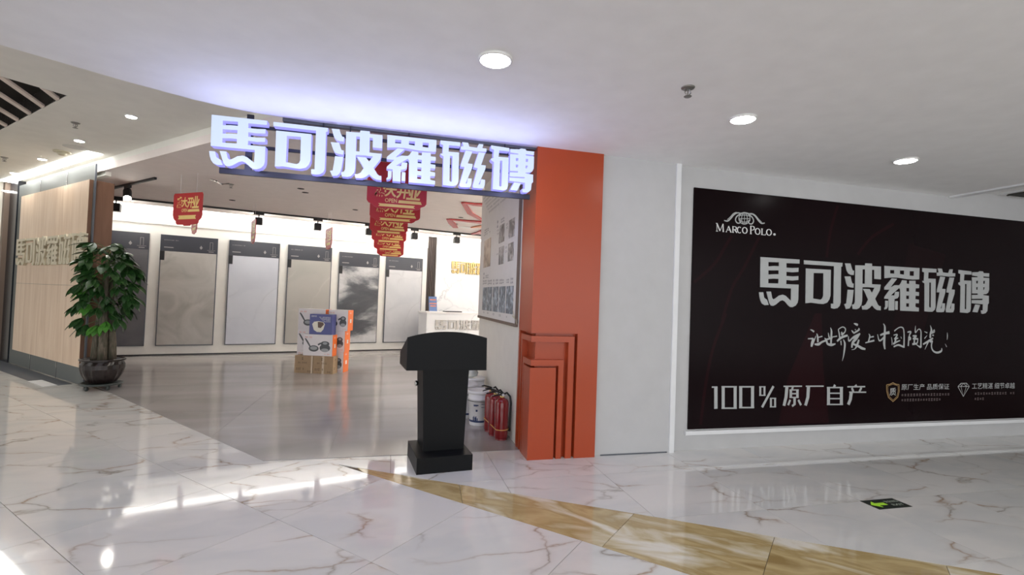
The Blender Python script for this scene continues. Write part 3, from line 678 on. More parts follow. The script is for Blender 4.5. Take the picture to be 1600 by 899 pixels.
for ch, a, b, y0, y1 in (('M',198,250,282,332),('A',260,298,294,332),('R',301,332,294,332),('C',334,362,294,332),('O',366,398,294,332),('P',415,446,282,332),('O',448,480,294,332),('L',486,516,294,332),('O',520,553,294,332),('O',567,576,319,328)): latin(mb, ch, a, b, y0, y1)
mk('name_print', mb, M['print_white'], po)
# small print at the lower right
mb = MB()
def ptext(mb, s, f, x0, y0, x1, y1, **k):   # crop box: left x0, baseline y1, right x1, top y0 (measured at the left)
    u0, za = PQ.hit(*f((x0,y0))); _, zb = PQ.hit(*f((x0,y1))); ub, _ = PQ.hit(*f((x1,y0)))
    text_to(mb, s, PQ, u0, zb, ub, za, .0018, **k)
ptext(mb, '原厂生产 品质保证', c7, 293, 473, 612, 513, bold=0)
ptext(mb, '工艺精湛 细节卓越', c7, 765, 466, 1050, 506, bold=0)
ptext(mb, '质', c7, 214, 498, 256, 550, bold=.01)
mk('small_print', mb, M['letter_white'], po, kind='stuff')
mb = MB()
def ticks(mb, P, u0, u1, z, h, n, off, seed=1, fill=.62):
    rr = random.Random(seed); st = (u1-u0)/n
    for i in range(n):
        if rr.random() < .08: continue
        a = u0+i*st; b = a+st*fill; hh = h*(.6+.4*rr.random())
        mb.poly(P, [(a,z-hh/2),(b,z-hh/2),(b,z-hh/2+hh*.28),(a,z-hh/2+hh*.28)], off); mb.poly(P, [(a,z+hh*.1),(b,z+hh*.1),(b,z+hh*.38),(a,z+hh*.38)], off)
        mb.poly(P, [(a+st*.22,z-hh/2),(a+st*.34,z-hh/2),(a+st*.34,z+hh/2),(a+st*.22,z+hh/2)], off+.0001)
for x0, x1, y, n in ((293,620,546,17),(293,560,580,15),(765,1055,537,16),(765,850,572,5)):
    (ua, za), (ub, _) = PQ.hit(*c7((x0,y))), PQ.hit(*c7((x1,y))); ticks(mb, PQ, ua, ub, za, .035, n, .001, x0)
mk('fine_print', mb, mat('fine_print', (.12,.09,.09),   .5, bump=0), po, kind='stuff')
mb = MB(); strokes(mb, c7, [[(193,478,5),(215,474,5),(235,464,5),(256,474,5),(276,476,5),(277,520,5),(268,560,5),(236,590,5),(205,562,5),(194,520,5),(193,478,5)],[(201,486,3),(235,473,3),(269,484,3),(270,520,3),(262,555,3),(236,580,3),(211,556,3),(202,520,3),(201,486,3)]]); mk('shield_outline', mb, mat('shield_gold', (.35,.22,.09), .4), po)
mb = MB(); strokes(mb, c7, [[(670,490,4),(690,468,4),(728,467,4),(746,488,4),(706,556,4),(670,490,4)],[(670,490,3),(746,488,3)],[(690,468,3),(690,489,3),(706,556,3),(726,489,3),(728,467,3)],[(690,489,3),(708,468,3),(726,489,3)]]); mk('diamond_outline', mb, M['letter_white'], po)
struct('trim_shade0', MB().box((3.0,4.405,.165),(8.65,4.44,.205)), M['trim_white'])

# ---- wood sign wall
wz0, wz1 = .28, 3.042
WPl = Plane(ul(9.05, vG), 134.4-180)          # x runs toward the viewer's right, normal to the corridor
OFFW = .06
(ua, _), (ub, _) = WPl.hit(33.4,309.5,OFFW), WPl.hit(140,283,OFFW)
ww = thing('wood_sign_wall', 'pale wood clad wall box with raised cream gold characters beside the potted tree', 'wall panel', WPl.w((ua+ub)/2,0))
mb = MB(); mb.pbox(WPl, ua, ub-.004, wz0, 1.47, .014, OFFW); mb2 = MB(); mb2.pbox(WPl, ua, ub-.004, 1.474, wz1, .014, OFFW)
mk('lower_board', mb, M['wood'], ww); mk('upper_board', mb2, M['wood'], ww)
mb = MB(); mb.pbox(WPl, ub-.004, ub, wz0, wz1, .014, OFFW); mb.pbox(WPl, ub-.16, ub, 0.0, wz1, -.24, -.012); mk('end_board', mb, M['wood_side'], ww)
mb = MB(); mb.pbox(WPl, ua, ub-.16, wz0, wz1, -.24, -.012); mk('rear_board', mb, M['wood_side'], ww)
(la, _), (lb, _) = WPl.hit(26,375,OFFW+.05), WPl.hit(131,368,OFFW+.05)
_, lz0 = WPl.hit(25,416,OFFW+.05); _, lz1 = WPl.hit(130,367,OFFW+.05)
place_glyphs(WPl, la, 1.785, lb, 2.26, .05, M['cream_gold'], ww, OFFW)

# ================================================================= TILE DISPLAY PANELS
def veins(name, base, cloud, vein, **k): return stone(name, base, cloud, vein, per_object=False, world=False, rough=.3, spec=.4, **k)
slabs = [
 (veins('slab_charcoal', (.15,.15,.16), (.11,.11,.12), (.22,.22,.23), vscale=.9, vmix=.3), 'charcoal grey stone sample panel half hidden behind the potted tree', -4.1, -2.735),
 (streak('slab_beige', [(.3,(.36,.34,.31)),(.5,(.46,.44,.41)),(.7,(.54,.52,.49))], (1,1,1), 1.6, .35, .5, 7), 'mottled beige grey stone sample panel, first to the right of the potted tree', 0, 0),
 (veins('slab_white', (.62,.64,.70), (.55,.57,.64), (.42,.43,.48), vscale=.8, vmix=.5), 'pale bluish white stone sample panel between the mottled beige and the warm grey panels', 0, 0),
 (veins('slab_warm', (.46,.44,.41), (.40,.39,.36), (.60,.58,.54), vscale=.6, vwidth=.015, vmix=.6), 'warm grey stone sample panel rising behind the stacked pan boxes', 0, 0),
 (None, 'white and dark slate cloud patterned stone sample panel', 0, 0),
 (veins('slab_pale', (.60,.60,.62), (.52,.53,.56), (.40,.40,.43), vscale=1.0, vmix=.6), 'pale grey veined stone sample panel beside the brown slatted strip', 0, 0)]
def cloud_slab():
    m, N, L, b = nm('slab_slate'); setp(b, (.5,.5,.5), .3)
    t = N.new('ShaderNodeTexCoord'); mp = N.new('ShaderNodeMapping'); mp.inputs['Rotation'].default_value = (0, math.radians(38), 0); mp.inputs['Scale'].default_value = (.55,1,1.5); mp.inputs['Location'].default_value = (.3,0,-.35)
    L.new(t.outputs['Object'], mp.inputs[0]); n = N.new('ShaderNodeTexNoise'); n.inputs['Scale'].default_value = .85; n.inputs['Detail'].default_value = 9; n.inputs['Roughness'].default_value = .62; n.inputs['Distortion'].default_value = .5
    L.new(mp.outputs[0], n.inputs['Vector'])
    r = ramp(N, [(.30,(.05,.055,.065)),(.44,(.085,.09,.105)),(.49,(.20,.205,.22)),(.54,(.42,.42,.43)),(.62,(.60,.60,.61)),(.72,(.50,.50,.52))])
    sx = N.new('ShaderNodeSeparateXYZ'); L.new(t.outputs['Object'], sx.inputs[0])
    # dark mass lies in a diagonal band across the slab (its own pattern)
    a = N.new('ShaderNodeMath'); a.operation = 'MULTIPLY_ADD'; a.inputs[1].default_value = -.6; L.new(sx.outputs['X'], a.inputs[0]); L.new(sx.outputs['Z'], a.inputs[2])
    ab = N.new('ShaderNodeMath'); ab.operation = 'ADD'; ab.inputs[1].default_value = -.85; L.new(a.outputs[0], ab.inputs[0])
    c = N.new('ShaderNodeMath'); c.operation = 'ABSOLUTE'; L.new(ab.outputs[0], c.inputs[0])
    mr = N.new('ShaderNodeMapRange'); mr.inputs[1].default_value = .0; mr.inputs[2].default_value = .9; mr.inputs[3].default_value = -.15; mr.inputs[4].default_value = .12; L.new(c.outputs[0], mr.inputs[0])
    d = N.new('ShaderNodeMath'); L.new(n.outputs['Fac'], d.inputs[0]); L.new(mr.outputs[0], d.inputs[1]); L.new(d.outputs[0], r.inputs[0]); L.new(r.outputs[0], b.inputs['Base Color'])
    return m
slabs[4] = (cloud_slab(),)+slabs[4][1:]
edges = [(None,234),(250.9,341),(358,437.7),(450,519),(530.5,593.6),(603.8,660.8)]
for i, ((sm, lab, a, b), (xl, xr)) in enumerate(zip(slabs, edges)):
    y = 365 + (xr-240)*.105
    uB = TP.hit(xr, y, .05)[0]; uA_ = TP.hit(xl, y, .05)[0] if xl else uB-1.02
    t = thing('tile_display_panel', lab, 'tile panel', TP.w((uA_+uB)/2,.22), 'stone sample panels along the back wall')
    z0, z1 = .215, 2.645 - (.02*i if i > 3 else 0)
    ZH = z1-.36
    mb = MB(); mb.pbox(TP, uA_, uB, z0, z1, .001, .05); mk('frame', mb, M['edge'], t)
    mb = MB(); mb.pbox(TP, uA_+.02, uB-.02, z0+.02, ZH, .05, .058); mk('slab', mb, sm, t)
    mb = MB(); mb.pbox(TP, uA_+.006, uB-.006, ZH+.004, z1-.006, .05, .060); mk('header', mb, M['header'], t)
    mb = MB(); mb.pbox(TP, uA_+.0, uA_+.085, ZH-.20, ZH+.0, .058, .066); mk('clip_tag', mb, M['black'], t)
    Wd = uB-uA_
    mb = MB(); ticks(mb, TP, uA_+.07, uA_+.33, z1-.115, .022, 14, .0615, i); mb.pbox(TP, uA_+.07, uA_+.24, z1-.285, z1-.265, .06, .0615)
    cx = uB-.32; mb.poly(TP, [(cx-.03,ZH+.12),(cx,ZH+.08),(cx+.03,ZH+.12),(cx,ZH+.17)], .0615)
    cx = uB-.125
    for q in (((cx-.03,z1-.27),(cx-.024,z1-.10)),((cx+.024,z1-.27),(cx+.03,z1-.10)),((cx-.03,z1-.106),(cx+.03,z1-.10)),((cx-.08,z1-.285),(cx+.08,z1-.279)),((cx-.05,z1-.325),(cx+.05,z1-.310))): mb.pbox(TP, q[0][0], q[1][0], q[0][1], q[1][1], .06, .0615)
    mk('header_print', mb, M['print_grey'], t, kind='stuff')
    if i == 0: pass

# light strip, track rail and spots along the display wall
mb = MB(); mb.pbox(TP, -4.9, 6.6, ZS-.016, ZS-.002, .10, .42)
tag(mk('light_strip', mb, M['led'], None, TP.w(0,ZS)), 'long bright ceiling strip light washing the tile display wall', 'light')
def track_pos(x, y, z=ZS): return gz(x, y, z)
ra, rb = track_pos(180,307), track_pos(756,367.5)
RP = Plane((ra.x,ra.y), math.degrees(math.atan2(rb.y-ra.y, rb.x-ra.x))); RL = (rb-ra).length
mb = MB(); mb.pbox(RP, -.6, RL+1.5, ZS-.035, ZS, -.018, .018)
tag(mk('track_rail', mb, M['black'], None, ra), 'long black track rail running along the tile display wall', 'lighting rail')
tl = [(182,'farthest left spotlight of the long rail, beside the wood sign wall'),(405,'black spotlight on the long rail above the gap right of the pale bluish white panel'),(497,'black spotlight on the long rail above the warm grey panel'),(577,'black spotlight on the long rail just left of the hanging red banners'),(648,'black spotlight on the long rail just right of the hanging red banners'),(714,'black spotlight on the long rail before the white marble wall')]
def spotlight(P, u, lab, on=False, aim=0):
    c = P.w(u, 0); t = thing('track_spotlight', lab, 'spotlight', (c.x,c.y,ZS-.035), 'spotlights on the ceiling rails')
    mb = MB(); mb.pbox(P, u-.10, u+.10, ZS-.075, ZS-.035, -.02, .02); mk('adapter', mb, M['black'], t)
    mb = MB(); mb.tube([c+Vector((0,0,ZS-.075)), c+Vector((0,0,ZS-.13))], .012, 8); mk('arm', mb, M['black'], t)
    if not on:
        mb = MB(); mb.pbox(P, u-.075, u+.075, ZS-.29, ZS-.13, -.07, .07); h = mk('head', mb, M['black'], t, bevel=.012)
        mb = MB(); mb.pbox(P, u-.055, u+.055, ZS-.27, ZS-.15, -.073, -.07); mk('lens', mb, M['spot'], h)
    else:
        d = Vector((.28,-.55,-.75)).normalized(); a = c+Vector((0,0,ZS-.16))-d*.10
        mb = MB(); mb.tube([a, a+d*.05, a+d*.22], [.045,.06,.06], 16); h = mk('head', mb, M['black'], t)
        mb = MB(); mb.tube([a+d*.22, a+d*.225], .05, 16); mk('lens', mb, M['spot'], h)
    return t
for x, lab in tl:
    p_ = gz(x, 307+(x-180)*.105, ZS); spotlight(RP, (p_-ra).dot(RP.x), lab)
r2a, r2b = gz(175,293,ZS), gz(243,277,ZS)
P2 = Plane((r2a.x,r2a.y), math.degrees(math.atan2(r2b.y-r2a.y, r2b.x-r2a.x)))
mb = MB(); mb.pbox(P2, -.9, (r2b-r2a).length, ZS-.035, ZS, -.018, .018)
tag(mk('track_rail', mb, M['black'], None, r2a), 'short black track rail over the wood sign wall end', 'lighting rail')
spotlight(P2, (gz(199,287,ZS)-r2a).dot(P2.x), 'lit round spotlight on the short rail above the potted tree', True)

for a, b, lab in (((1.65,7.28),(4.4,7.55),'unseen light strip added round the corner of the side wall to brighten the shop'),((4.2,7.8),(4.45,13.5),'light strip added along the unseen right side to brighten the shop')):
    tag(mk('light_strip', MB().box((*a,ZS-.016),(*b,ZS-.002)), M['led_added'], None, (a[0],a[1],ZS)), lab, 'light')  # added strips out of view, only to lift the shop's light
# reception wall letters
gs = thing('reception_wall_lettering', 'gold characters mounted on the white marble reception wall', 'sign', TP.w(4.9,2.2))
(g0, _), (g1, _) = TP.hit(706,409,.06), TP.hit(755,411,.06)
place_glyphs(TP, g0, 2.19, g0+(g1-g0)*1.56, 2.55, .04, M['gold'], gs, .032)
# counter
c0 = gz(667,487.5,1.1); CP = Plane((c0.x,c0.y), 16.2)
ct = thing('reception_counter', 'pale marble reception counter with silver characters on its front', 'counter', (c0.x+1,c0.y+.5,0))
mb = MB(); mb.pbox(CP, 0, 3.0, 0, 1.06, 0, -.6); mk('body', mb, M['white_marble'], ct)
mb = MB(); mb.pbox(CP, -.02, 3.02, 1.062, 1.10, .03, -.62); mk('worktop', mb, M['paper'], ct)
(g0, _), (g1, _) = CP.hit(680,500), CP.hit(757,500)
place_glyphs(CP, g0, .64, g0+(g1-g0)*1.42, .90, .035, M['silver'], ct, .0)
# things on the counter
def cput(px, w, h, name, lab, cat, m, d=.02, back=.25):
    u = CP.hit(px, 486)[0]; mb = MB(); mb.pbox(CP, u-w/2, u+w/2, 1.10, 1.10+h, -back, -back-d)
    return tag(mk(name, mb, m, None, CP.w(u,1.10,-back)), lab, cat), u
t, u = None, CP.hit(680,486)[0]
t = thing('brochure_stand', 'blue printed card stand at the left end of the reception counter', 'stand', CP.w(u,1.10,-.2))
mb = MB(); mb.add([CP.w(u-.11,1.115,-.16),CP.w(u+.11,1.115,-.16),CP.w(u+.11,1.115,-.14),CP.w(u-.11,1.115,-.14),CP.w(u-.11,1.50,-.24),CP.w(u+.11,1.50,-.24),CP.w(u+.11,1.50,-.22),CP.w(u-.11,1.50,-.22)], [(3,2,1,0),(4,5,6,7),(0,1,5,4),(1,2,6,5),(2,3,7,6),(3,0,4,7)]); cdh = mk('card', mb, M['brochure'], t)
mb = MB(); mb.pbox(CP, u-.12, u+.12, 1.10, 1.115, -.25, -.10); mk('foot', mb, M['paper'], t)
BPl = Plane(CP.w(0,0,-.139)[:2], 16.2)
mb = MB()
for z, w in ((1.40,.17),(1.30,.19),(1.235,.16)):
    o_ = -.0-(z-1.115)*.21; mb.pbox(CP, u-w/2, u+w/2, z, z+.030, -.138+o_, -.1375+o_)
mk('card_print', mb, M['redprint'], t)
u = CP.hit(711,486)[0]
mb = MB(); mb.pbox(CP, u-.23, u+.23, 1.10, 1.125, -.05, -.30); tag(mk('desk_tray', mb, M['black'], None, CP.w(u,1.1,-.2), bevel=.006), 'flat black tray lying on the reception counter', 'tray')
u = CP.hit(740,486)[0]
mb = MB(); mb.pbox(CP, u-.18, u+.16, 1.10, 1.108, -.15, -.40); tag(mk('paper_sheets', mb, M['paper'], None, CP.w(u,1.1,-.2)), 'white paper sheets on the counter right of the black tray', 'paper')

# ================================================================= INFO BOARD on the side wall
IP = Plane((1.31,0), -90)      # x runs toward the camera (decreasing y), normal -x
def ih(px, py, off=.03): return IP.hit(px, py, off)
ib = thing('info_board', 'large white company history board with photos on the side wall', 'board', (1.30,6.0,1.25))
ia = -7.17; ibb = -4.93
mb = MB(); mb.pbox(IP, ia, ibb, 1.245, 3.08, 0.001, .028); mk('panel', mb, M['board'], ib)
mb = MB(); mb.pbox(IP, ia-.01, ibb+.01, 1.21, 1.245, .001, .034); mb.pbox(IP, ibb, ibb+.012, 1.245, 3.08, .001, .034); mk('trim', mb, M['board_trim'], ib)
c8 = crop(640,280,3.745)
for q, mm in (([(523,272),(556,262),(553,372),(525,368)],'photo_grey'),([(581,242),(616,225),(612,335),(580,346)],'photo_grey'),([(523,400),(551,392),(548,497),(522,500)],'photo_grey'),([(577,378),(611,368),(606,475),(575,482)],'photo_grey'),([(437,358),(476,347),(470,514),(434,516)],'photo_sepia'),
              ([(428,635),(451,634),(449,765),(427,770)],'photo_blue'),([(454,633),(482,631),(480,776),(453,768)],'photo_blue'),([(488,631),(518,629),(516,780),(486,774)],'photo_blue'),([(524,630),(561,627),(556,786),(521,778)],'photo_blue'),([(567,628),(608,624),(602,792),(563,786)],'photo_blue')):
    pts = [ih(*c8(p)) for p in q]; ua_ = (pts[0][0]+pts[3][0])/2; ub_ = (pts[1][0]+pts[2][0])/2; zt = (pts[0][1]+pts[1][1])/2; zb = (pts[2][1]+pts[3][1])/2
    mb = MB(); mb.pbox(IP, ua_, ub_, zb, zt, .028, .032); mk('photo', mb, M[mm], ib)
mb = MB()
def itick(x0, y0, x1, y1, n, h, sd):
    (ua_, za), (ub_, zb) = ih(*c8((x0,y0))), ih(*c8((x1,y1)))
    ticks(mb, IP, ua_, ub_, (za+zb)/2, h, n, .0295, sd)
for i, (x0,y0,x1,y1,n,h) in enumerate([(430,603,452,602,4,.075),(458,603,482,601,4,.075),(490,601,520,599,4,.075),(527,599,562,596,4,.075),(568,596,608,592,5,.075),(535,240,556,236,3,.06),(512,262,522,260,1,.11),(435,320,475,316,5,.03),(440,300,465,297,3,.06),(432,565,440,564,1,.13),(444,570,462,569,3,.06),(512,300,524,298,2,.03),(512,320,523,318,2,.03),(565,265,578,262,2,.03),(565,285,578,282,2,.03),(508,440,520,438,2,.03),(560,400,573,398,2,.03),(560,425,573,422,2,.03),(430,780,440,780,2,.03),(453,783,464,784,2,.03),(485,790,496,791,2,.03),(522,797,535,799,2,.03),(565,806,580,808,2,.03)]):
    itick(x0,y0,x1,y1,n,h,i)
for k in range(9):
    zz = 2.98-.055*k; ticks(mb, IP, -7.1+.10*k, -5.15, zz, .028, 36-2*k, .0295, 50+k) if k < 6 else None
mk('board_print', mb, M['print_grey'], ib, kind='stuff')
mb = MB()
for pts in ([(610,700),(600,750),(612,800),(628,850)],[(600,800),(615,815),(628,835)]): mb.ribbon(IP, [(*ih(*c8(p)), .02) for p in pts], .0292)
mk('gold_vein', mb, M['cream_gold'], ib)

# ================================================================= HANGING RED BANNERS
def banner(x, y, zt, w, h, rz, lab, row=False, tiltx=0):
    P = Plane((0,0), 0)
    t = thing('hanging_banner', lab, 'banner', (0,0,0), 'red opening banners hung from the shop ceiling')
    a = w/2; k = w*.10
    out = [(-a*.94,0),(a*.94,0),(a,-h*.06),(a,-h*.66),(a-k*.25,-h*.76),(a-k*.7,-h*.82),(a-k*1.1,-h*.84),(a-k*1.2,-h*.91),(a-k*1.6,-h*.955),(a*.25,-h*.965),(a*.2,-h),(-a*.2,-h),(-a*.25,-h*.965),(-a+k*1.6,-h*.955),(-a+k*1.2,-h*.91),(-a+k*1.1,-h*.84),(-a+k*.7,-h*.82),(-a+k*.25,-h*.76),(-a,-h*.66),(-a,-h*.06)]
    if row: out = [(-a,0),(a,0),(a,-h*.85),(a-k*.3,-h*.90),(a-k*.9,-h*.93),(a-k*1.2,-h*.97),(a-k*1.7,-h),(-a+k*1.7,-h),(-a+k*1.2,-h*.97),(-a+k*.9,-h*.93),(-a+k*.3,-h*.90),(-a,-h*.85)]
    mb = MB(); mb.pprism(P, out, -.006, .006); mk('card', mb, M['red_card'], t)
    for sgn in (1,-1):
        PP = Plane((0,0), 0 if sgn > 0 else 180)
        mb = MB()
        rz0, rz1 = (-.965, -.905) if row else (-.80, -.68)
        T0, T1 = (-.47, -.87) if row else (-.10, -.58)
        tz = lambda v: (T0+(T1-T0)*v)*h
        for s_, (u0,u1,za,zb) in (('盛',(-.40,-.18,.85,.0)),('大',(-.21,-.01,.70,.05)),('开',(-.02,.19,.75,.10)),('业',(.15,.40,.78,.02))):
            text_to(mb, s_, PP, u0*w, tz(za), u1*w, tz(zb), .0065, bold=.035, shear=.12)
        mb.poly(PP, [(.02*w,tz(1.0)),(.42*w,tz(1.0)),(.40*w,tz(.84)),(.03*w,tz(.84))], .0066)
        text_to(mb, 'OPEN', PP, -.20*w, tz(1.0), .0, tz(.78), .0066, bold=.01)
        mk('lettering', mb, M['gold_print'], t)
        mb = MB(); mb.poly(PP, [(-.31*w,rz0*h),(.31*w,rz0*h),(.28*w,(rz0+rz1)/2*h),(.31*w,rz1*h),(-.31*w,rz1*h),(-.28*w,(rz0+rz1)/2*h)], .0066); b_ = mk('ribbon_band', mb, M['strap'] if False else M['gold_print'], t)
    for s in (-1,1): mk('string', MB().tube([(s*w*.28,0,0),(s*w*.28,0,ZS-zt)], .0025, 4), M['print_white'], t)
    t.location = (x, y, zt); t.rotation_euler = (tiltx, 0, math.radians(rz))
    return t
fx, fy = 0, 0
def bpos(cx, depth):    # banner centre column px -> position at a forward distance
    d = ray(cx, 345); d = d*(depth/d.dot(FW)); return CAM.x+d.x, CAM.y+d.y
rows = [(619,5.15,.62,0,'nearest and largest red banner, its top behind the lit sign letters'),
        (617,6.1,.62,-2,'second red banner counted from the entrance, just behind the largest'),
        (608,7.35,.56,3,'third red banner counted from the entrance'),
        (609,8.6,.60,-1,'fourth red banner counted from the entrance'),
        (609,10.1,.60,2,'fifth red banner counted from the entrance'),
        (612,11.6,.62,0,'farthest and lowest looking red banner of the row in front of the tile wall')]
for cx, dp, w, rz, lab in rows:
    x, y = bpos(cx, dp); banner(x, y, 2.42+.49, w, .49, rz, lab, True)
for px, py, z, w, h, rz, lab, tx in ((292,353,2.42,.62,.49,-35,'single red banner hanging by itself near the potted tree',0),(395,381,2.42,.55,.47,-68,'narrow pale red banner seen edge on over the pale bluish white panel',0),(513,390,2.42,.55,.45,-70,'narrow banner seen edge on over the warm grey panel',0),(303,366,2.62,.5,.42,-60,'faint banner seen edge on over the mottled beige panel',0)):
    q = gz(px, py, z)
    banner(q.x, q.y, z+h, w, h, rz, lab)

# red ribbon star shapes on the shop ceiling
def flat_ribbon(name, pts, wd, m, lab):
    P3 = [gz(x, y, ZS-.02) for x, y in pts]; mb = MB(); ws = wd if isinstance(wd, list) else [wd]*len(pts); vs = []
    for i, p in enumerate(P3):
        t = (P3[min(i+1,len(P3)-1)]-P3[max(i-1,0)]).normalized(); n = Vector((-t.y,t.x,0))*ws[i]/2
        vs += [p+n+Vector((0,0,.01)), p-n+Vector((0,0,.01)), p-n-Vector((0,0,.01)), p+n-Vector((0,0,.01))]
    fs = []
    for i in range(len(P3)-1):
        for k in range(4): fs.append((4*i+k, 4*i+(k+1)%4, 4*i+4+(k+1)%4, 4*i+4+k))
    fs += [(0,1,2,3)[::-1], tuple(4*(len(P3)-1)+k for k in range(4))]
    mb.add(vs, fs); return mb
st = thing('ceiling_ribbon_star', 'red ribbon star outline under the ceiling beside the info board', 'decoration', gz(745,338,ZS-.02))
for pts, wd, m in (([(724,317),(741,320),(762,321)],[.05,.16,.22],'red_ribbon'),([(724,317),(735,334),(762,349)],[.08,.12,.08],'red_ribbon'),([(701,343),(730,346),(762,349)],[.08,.18,.30],'red_ribbon'),([(701,343),(706,349),(712,356)],[.10,.16,.12],'red_ribbon'),([(736,356),(748,355),(762,354)],[.03,.22,.34],'orange_ribbon'),([(738,366),(750,364.5),(762,359)],[.10,.24,.20],'red_ribbon')):
    mk('ribbon_strip', flat_ribbon('r', pts, wd, m, ''), M[m], st)

# ================================================================= CEILING FITTINGS
def round_light(name, c, z, r, lab, group, m, n=28):
    t = thing(name, lab, 'ceiling light', (c.x,c.y,z), group)
    mk('trim_ring', MB().lathe((c.x,c.y,z), [(r*.84,-.004),(r*.9,-.016),(r,-.010),(r,0)], n), M['fitting'], t, smooth=True)
    mk('diffuser', MB().lathe((c.x,c.y,z), [(r*.80,-.018),(r*.84,-.012),(r*.84,-.004)], n), m, t)
for (x,y,r,lab) in ((774,92,.105,'large round downlight above and left of the orange column'),(1161,185,.100,'round downlight right of the sprinkler above the maroon poster'),(1415,250,.100,'round downlight above the right half of the maroon poster')):
    round_light('ceiling_downlight', gz(x,y,Z1), Z1, r, lab, 'round downlights in the white mall ceiling', M['down'])
for i,(x,y) in enumerate(((-2.6,.6),(-.9,-1.2),(1.2,.1),(3.3,.4),(.4,-3.2),(4.4,-2.4),(-4.6,-1.6),(-3.8,-4.6))):
    round_light('ceiling_downlight', Vector((x,y,0)), Z1, .10, 'round downlight of the white mall ceiling outside the view', 'round downlights behind the viewer', M['down'])
for (x,y,lab) in ((205,181,'small bright downlight nearest in the cream corridor ceiling'),(124,219,'small downlight left of the round speaker grille'),(66,248,'small downlight between the smoke detector and the far one'),(22,270,'farthest small downlight above the wood sign wall')):
    c = gz(x,y,Z2); round_light('corridor_downlight', c, Z2, .058, lab, 'small downlights in the cream corridor ceiling', M['spot'], 20)
for k, (u, v) in enumerate(((4.5,.2),(14.5,-.9),(8.0,3.2),(11.0,3.4),(6.5,4.2))):
    c = ul(u,v); round_light('corridor_downlight', c, Z2, .075, 'small corridor downlight outside the view', 'corridor downlights outside the view', M['spot'], 16)
def sprinkler(x, y, z, lab):
    c = gz(x,y,z); c.z = z; t = thing('fire_sprinkler', lab, 'sprinkler', c, 'ceiling sprinklers')
    mk('plate', MB().lathe(c, [(.030,-.012),(.042,-.006),(.045,0)], 16), M['brass'], t, smooth=True)
    mb = MB().tube([c+Vector((.012,0,-.01)), c+Vector((.022,0,-.035)), c+Vector((0,0,-.058))], .004, 6).tube([c+Vector((-.012,0,-.01)), c+Vector((-.022,0,-.035)), c+Vector((0,0,-.058))], .004, 6).tube([c+Vector((0,0,-.01)), c+Vector((0,0,-.058))], .004, 6)
    mk('frame_arms', mb, M['brass'], t); mk('deflector', MB().lathe(c+Vector((0,0,-.064)), [(.022,0),(.026,.004),(.004,.008)], 14), M['brass'], t)
sprinkler(1075,137,Z1,'dark fire sprinkler in the white mall ceiling between two round downlights')
sprinkler(118,192,Z2,'fire sprinkler in the cream corridor ceiling near the slatted opening')
sprinkler(7,246,Z2,'fire sprinkler at the left edge of the cream corridor ceiling')
sprinkler(361,288,ZS,'fire sprinkler in the shop ceiling between the lone banner and the lit sign')
c = gz(344,286,ZS); mb = MB().tube([gz(330,281,ZS-.01), gz(338,283,ZS-.05), gz(346,288,ZS-.02), gz(358,287,ZS-.01)], .012, 6)
tag(mk('ceiling_pipe', mb, M['chrome'], None, c), 'short bent silver pipe on the shop ceiling beside a sprinkler', 'pipe')
c = gz(97,237,Z2); c.z = Z2
t = thing('smoke_detector', 'round yellowish smoke detector in the cream corridor ceiling', 'smoke detector', c)
mk('base', MB().lathe(c, [(.05,-.02),(.095,-.016),(.10,0)], 22), M['smoke_d'], t, smooth=True); mk('chamber', MB().lathe(c, [(.03,-.055),(.045,-.048),(.055,-.018)], 18), M['smoke_d'], t, smooth=True)
c = gz(117,230,Z2); c.z = Z2
tag(mk('speaker_grille', MB().lathe(c, [(.12,-.006),(.13,-.004),(.13,0)], 26), mat('grille_grey', (.62,.62,.60), .5), None, c), 'flat round pale speaker grille beside the smoke detector', 'speaker')
for x, y, lab in ((470,295,'dark round ceiling hole beneath the lit sign, upper of a close pair'),(477,301,'dark round ceiling hole beneath the lit sign, lower of a close pair'),(363,313,'dark round hole in the shop ceiling left of the close pair'),(555,328,'small dark hole in the shop ceiling left of the red banners'),(720,340,'small dark hole in the shop ceiling above the red ribbon star'),(712,350,'small dark hole in the shop ceiling inside the red ribbon star')):
    c = gz(x,y,ZS); c.z = ZS; tag(mk('ceiling_hole', MB().lathe(c, [(.045,-.004),(.055,-.003),(.055,0)], 18), M['slot_dark'], None, c), lab, 'ceiling hole', 'dark holes in the shop ceiling')
c = gz(725,355,ZS); c.z = ZS
mk_ = MB().box((c.x-.35,c.y-.08,ZS-.012),(c.x+.35,c.y+.08,ZS)); tag(mk('ceiling_access_panel', mk_, M['fitting'], None, c), 'pale rectangular panel in the shop ceiling near the red ribbon star', 'ceiling panel')
# dark recess at the far right of the mall ceiling
vt = thing('ceiling_vent', 'dark air vent recess at the far right of the mall ceiling', 'vent', (9.0,4.25,3.05))
mk('frame', MB().box((7.35,3.98,3.035),(12,4.36,3.05)), M['trim_white'], vt); mk('grille', MB().box((7.42,4.02,3.02),(12,4.33,3.036)), mat('vent_dark', (.035,.037,.030), .7), vt)
tag(mk('ceiling_slot', MB().tube([gz(1574,305,3.04), gz(1588,302,3.04), gz(1602,300,3.04)], .015, 6), M['black'], None, gz(1588,302,3.04)), 'thin black curved cable on the ceiling by the dark vent', 'cable')

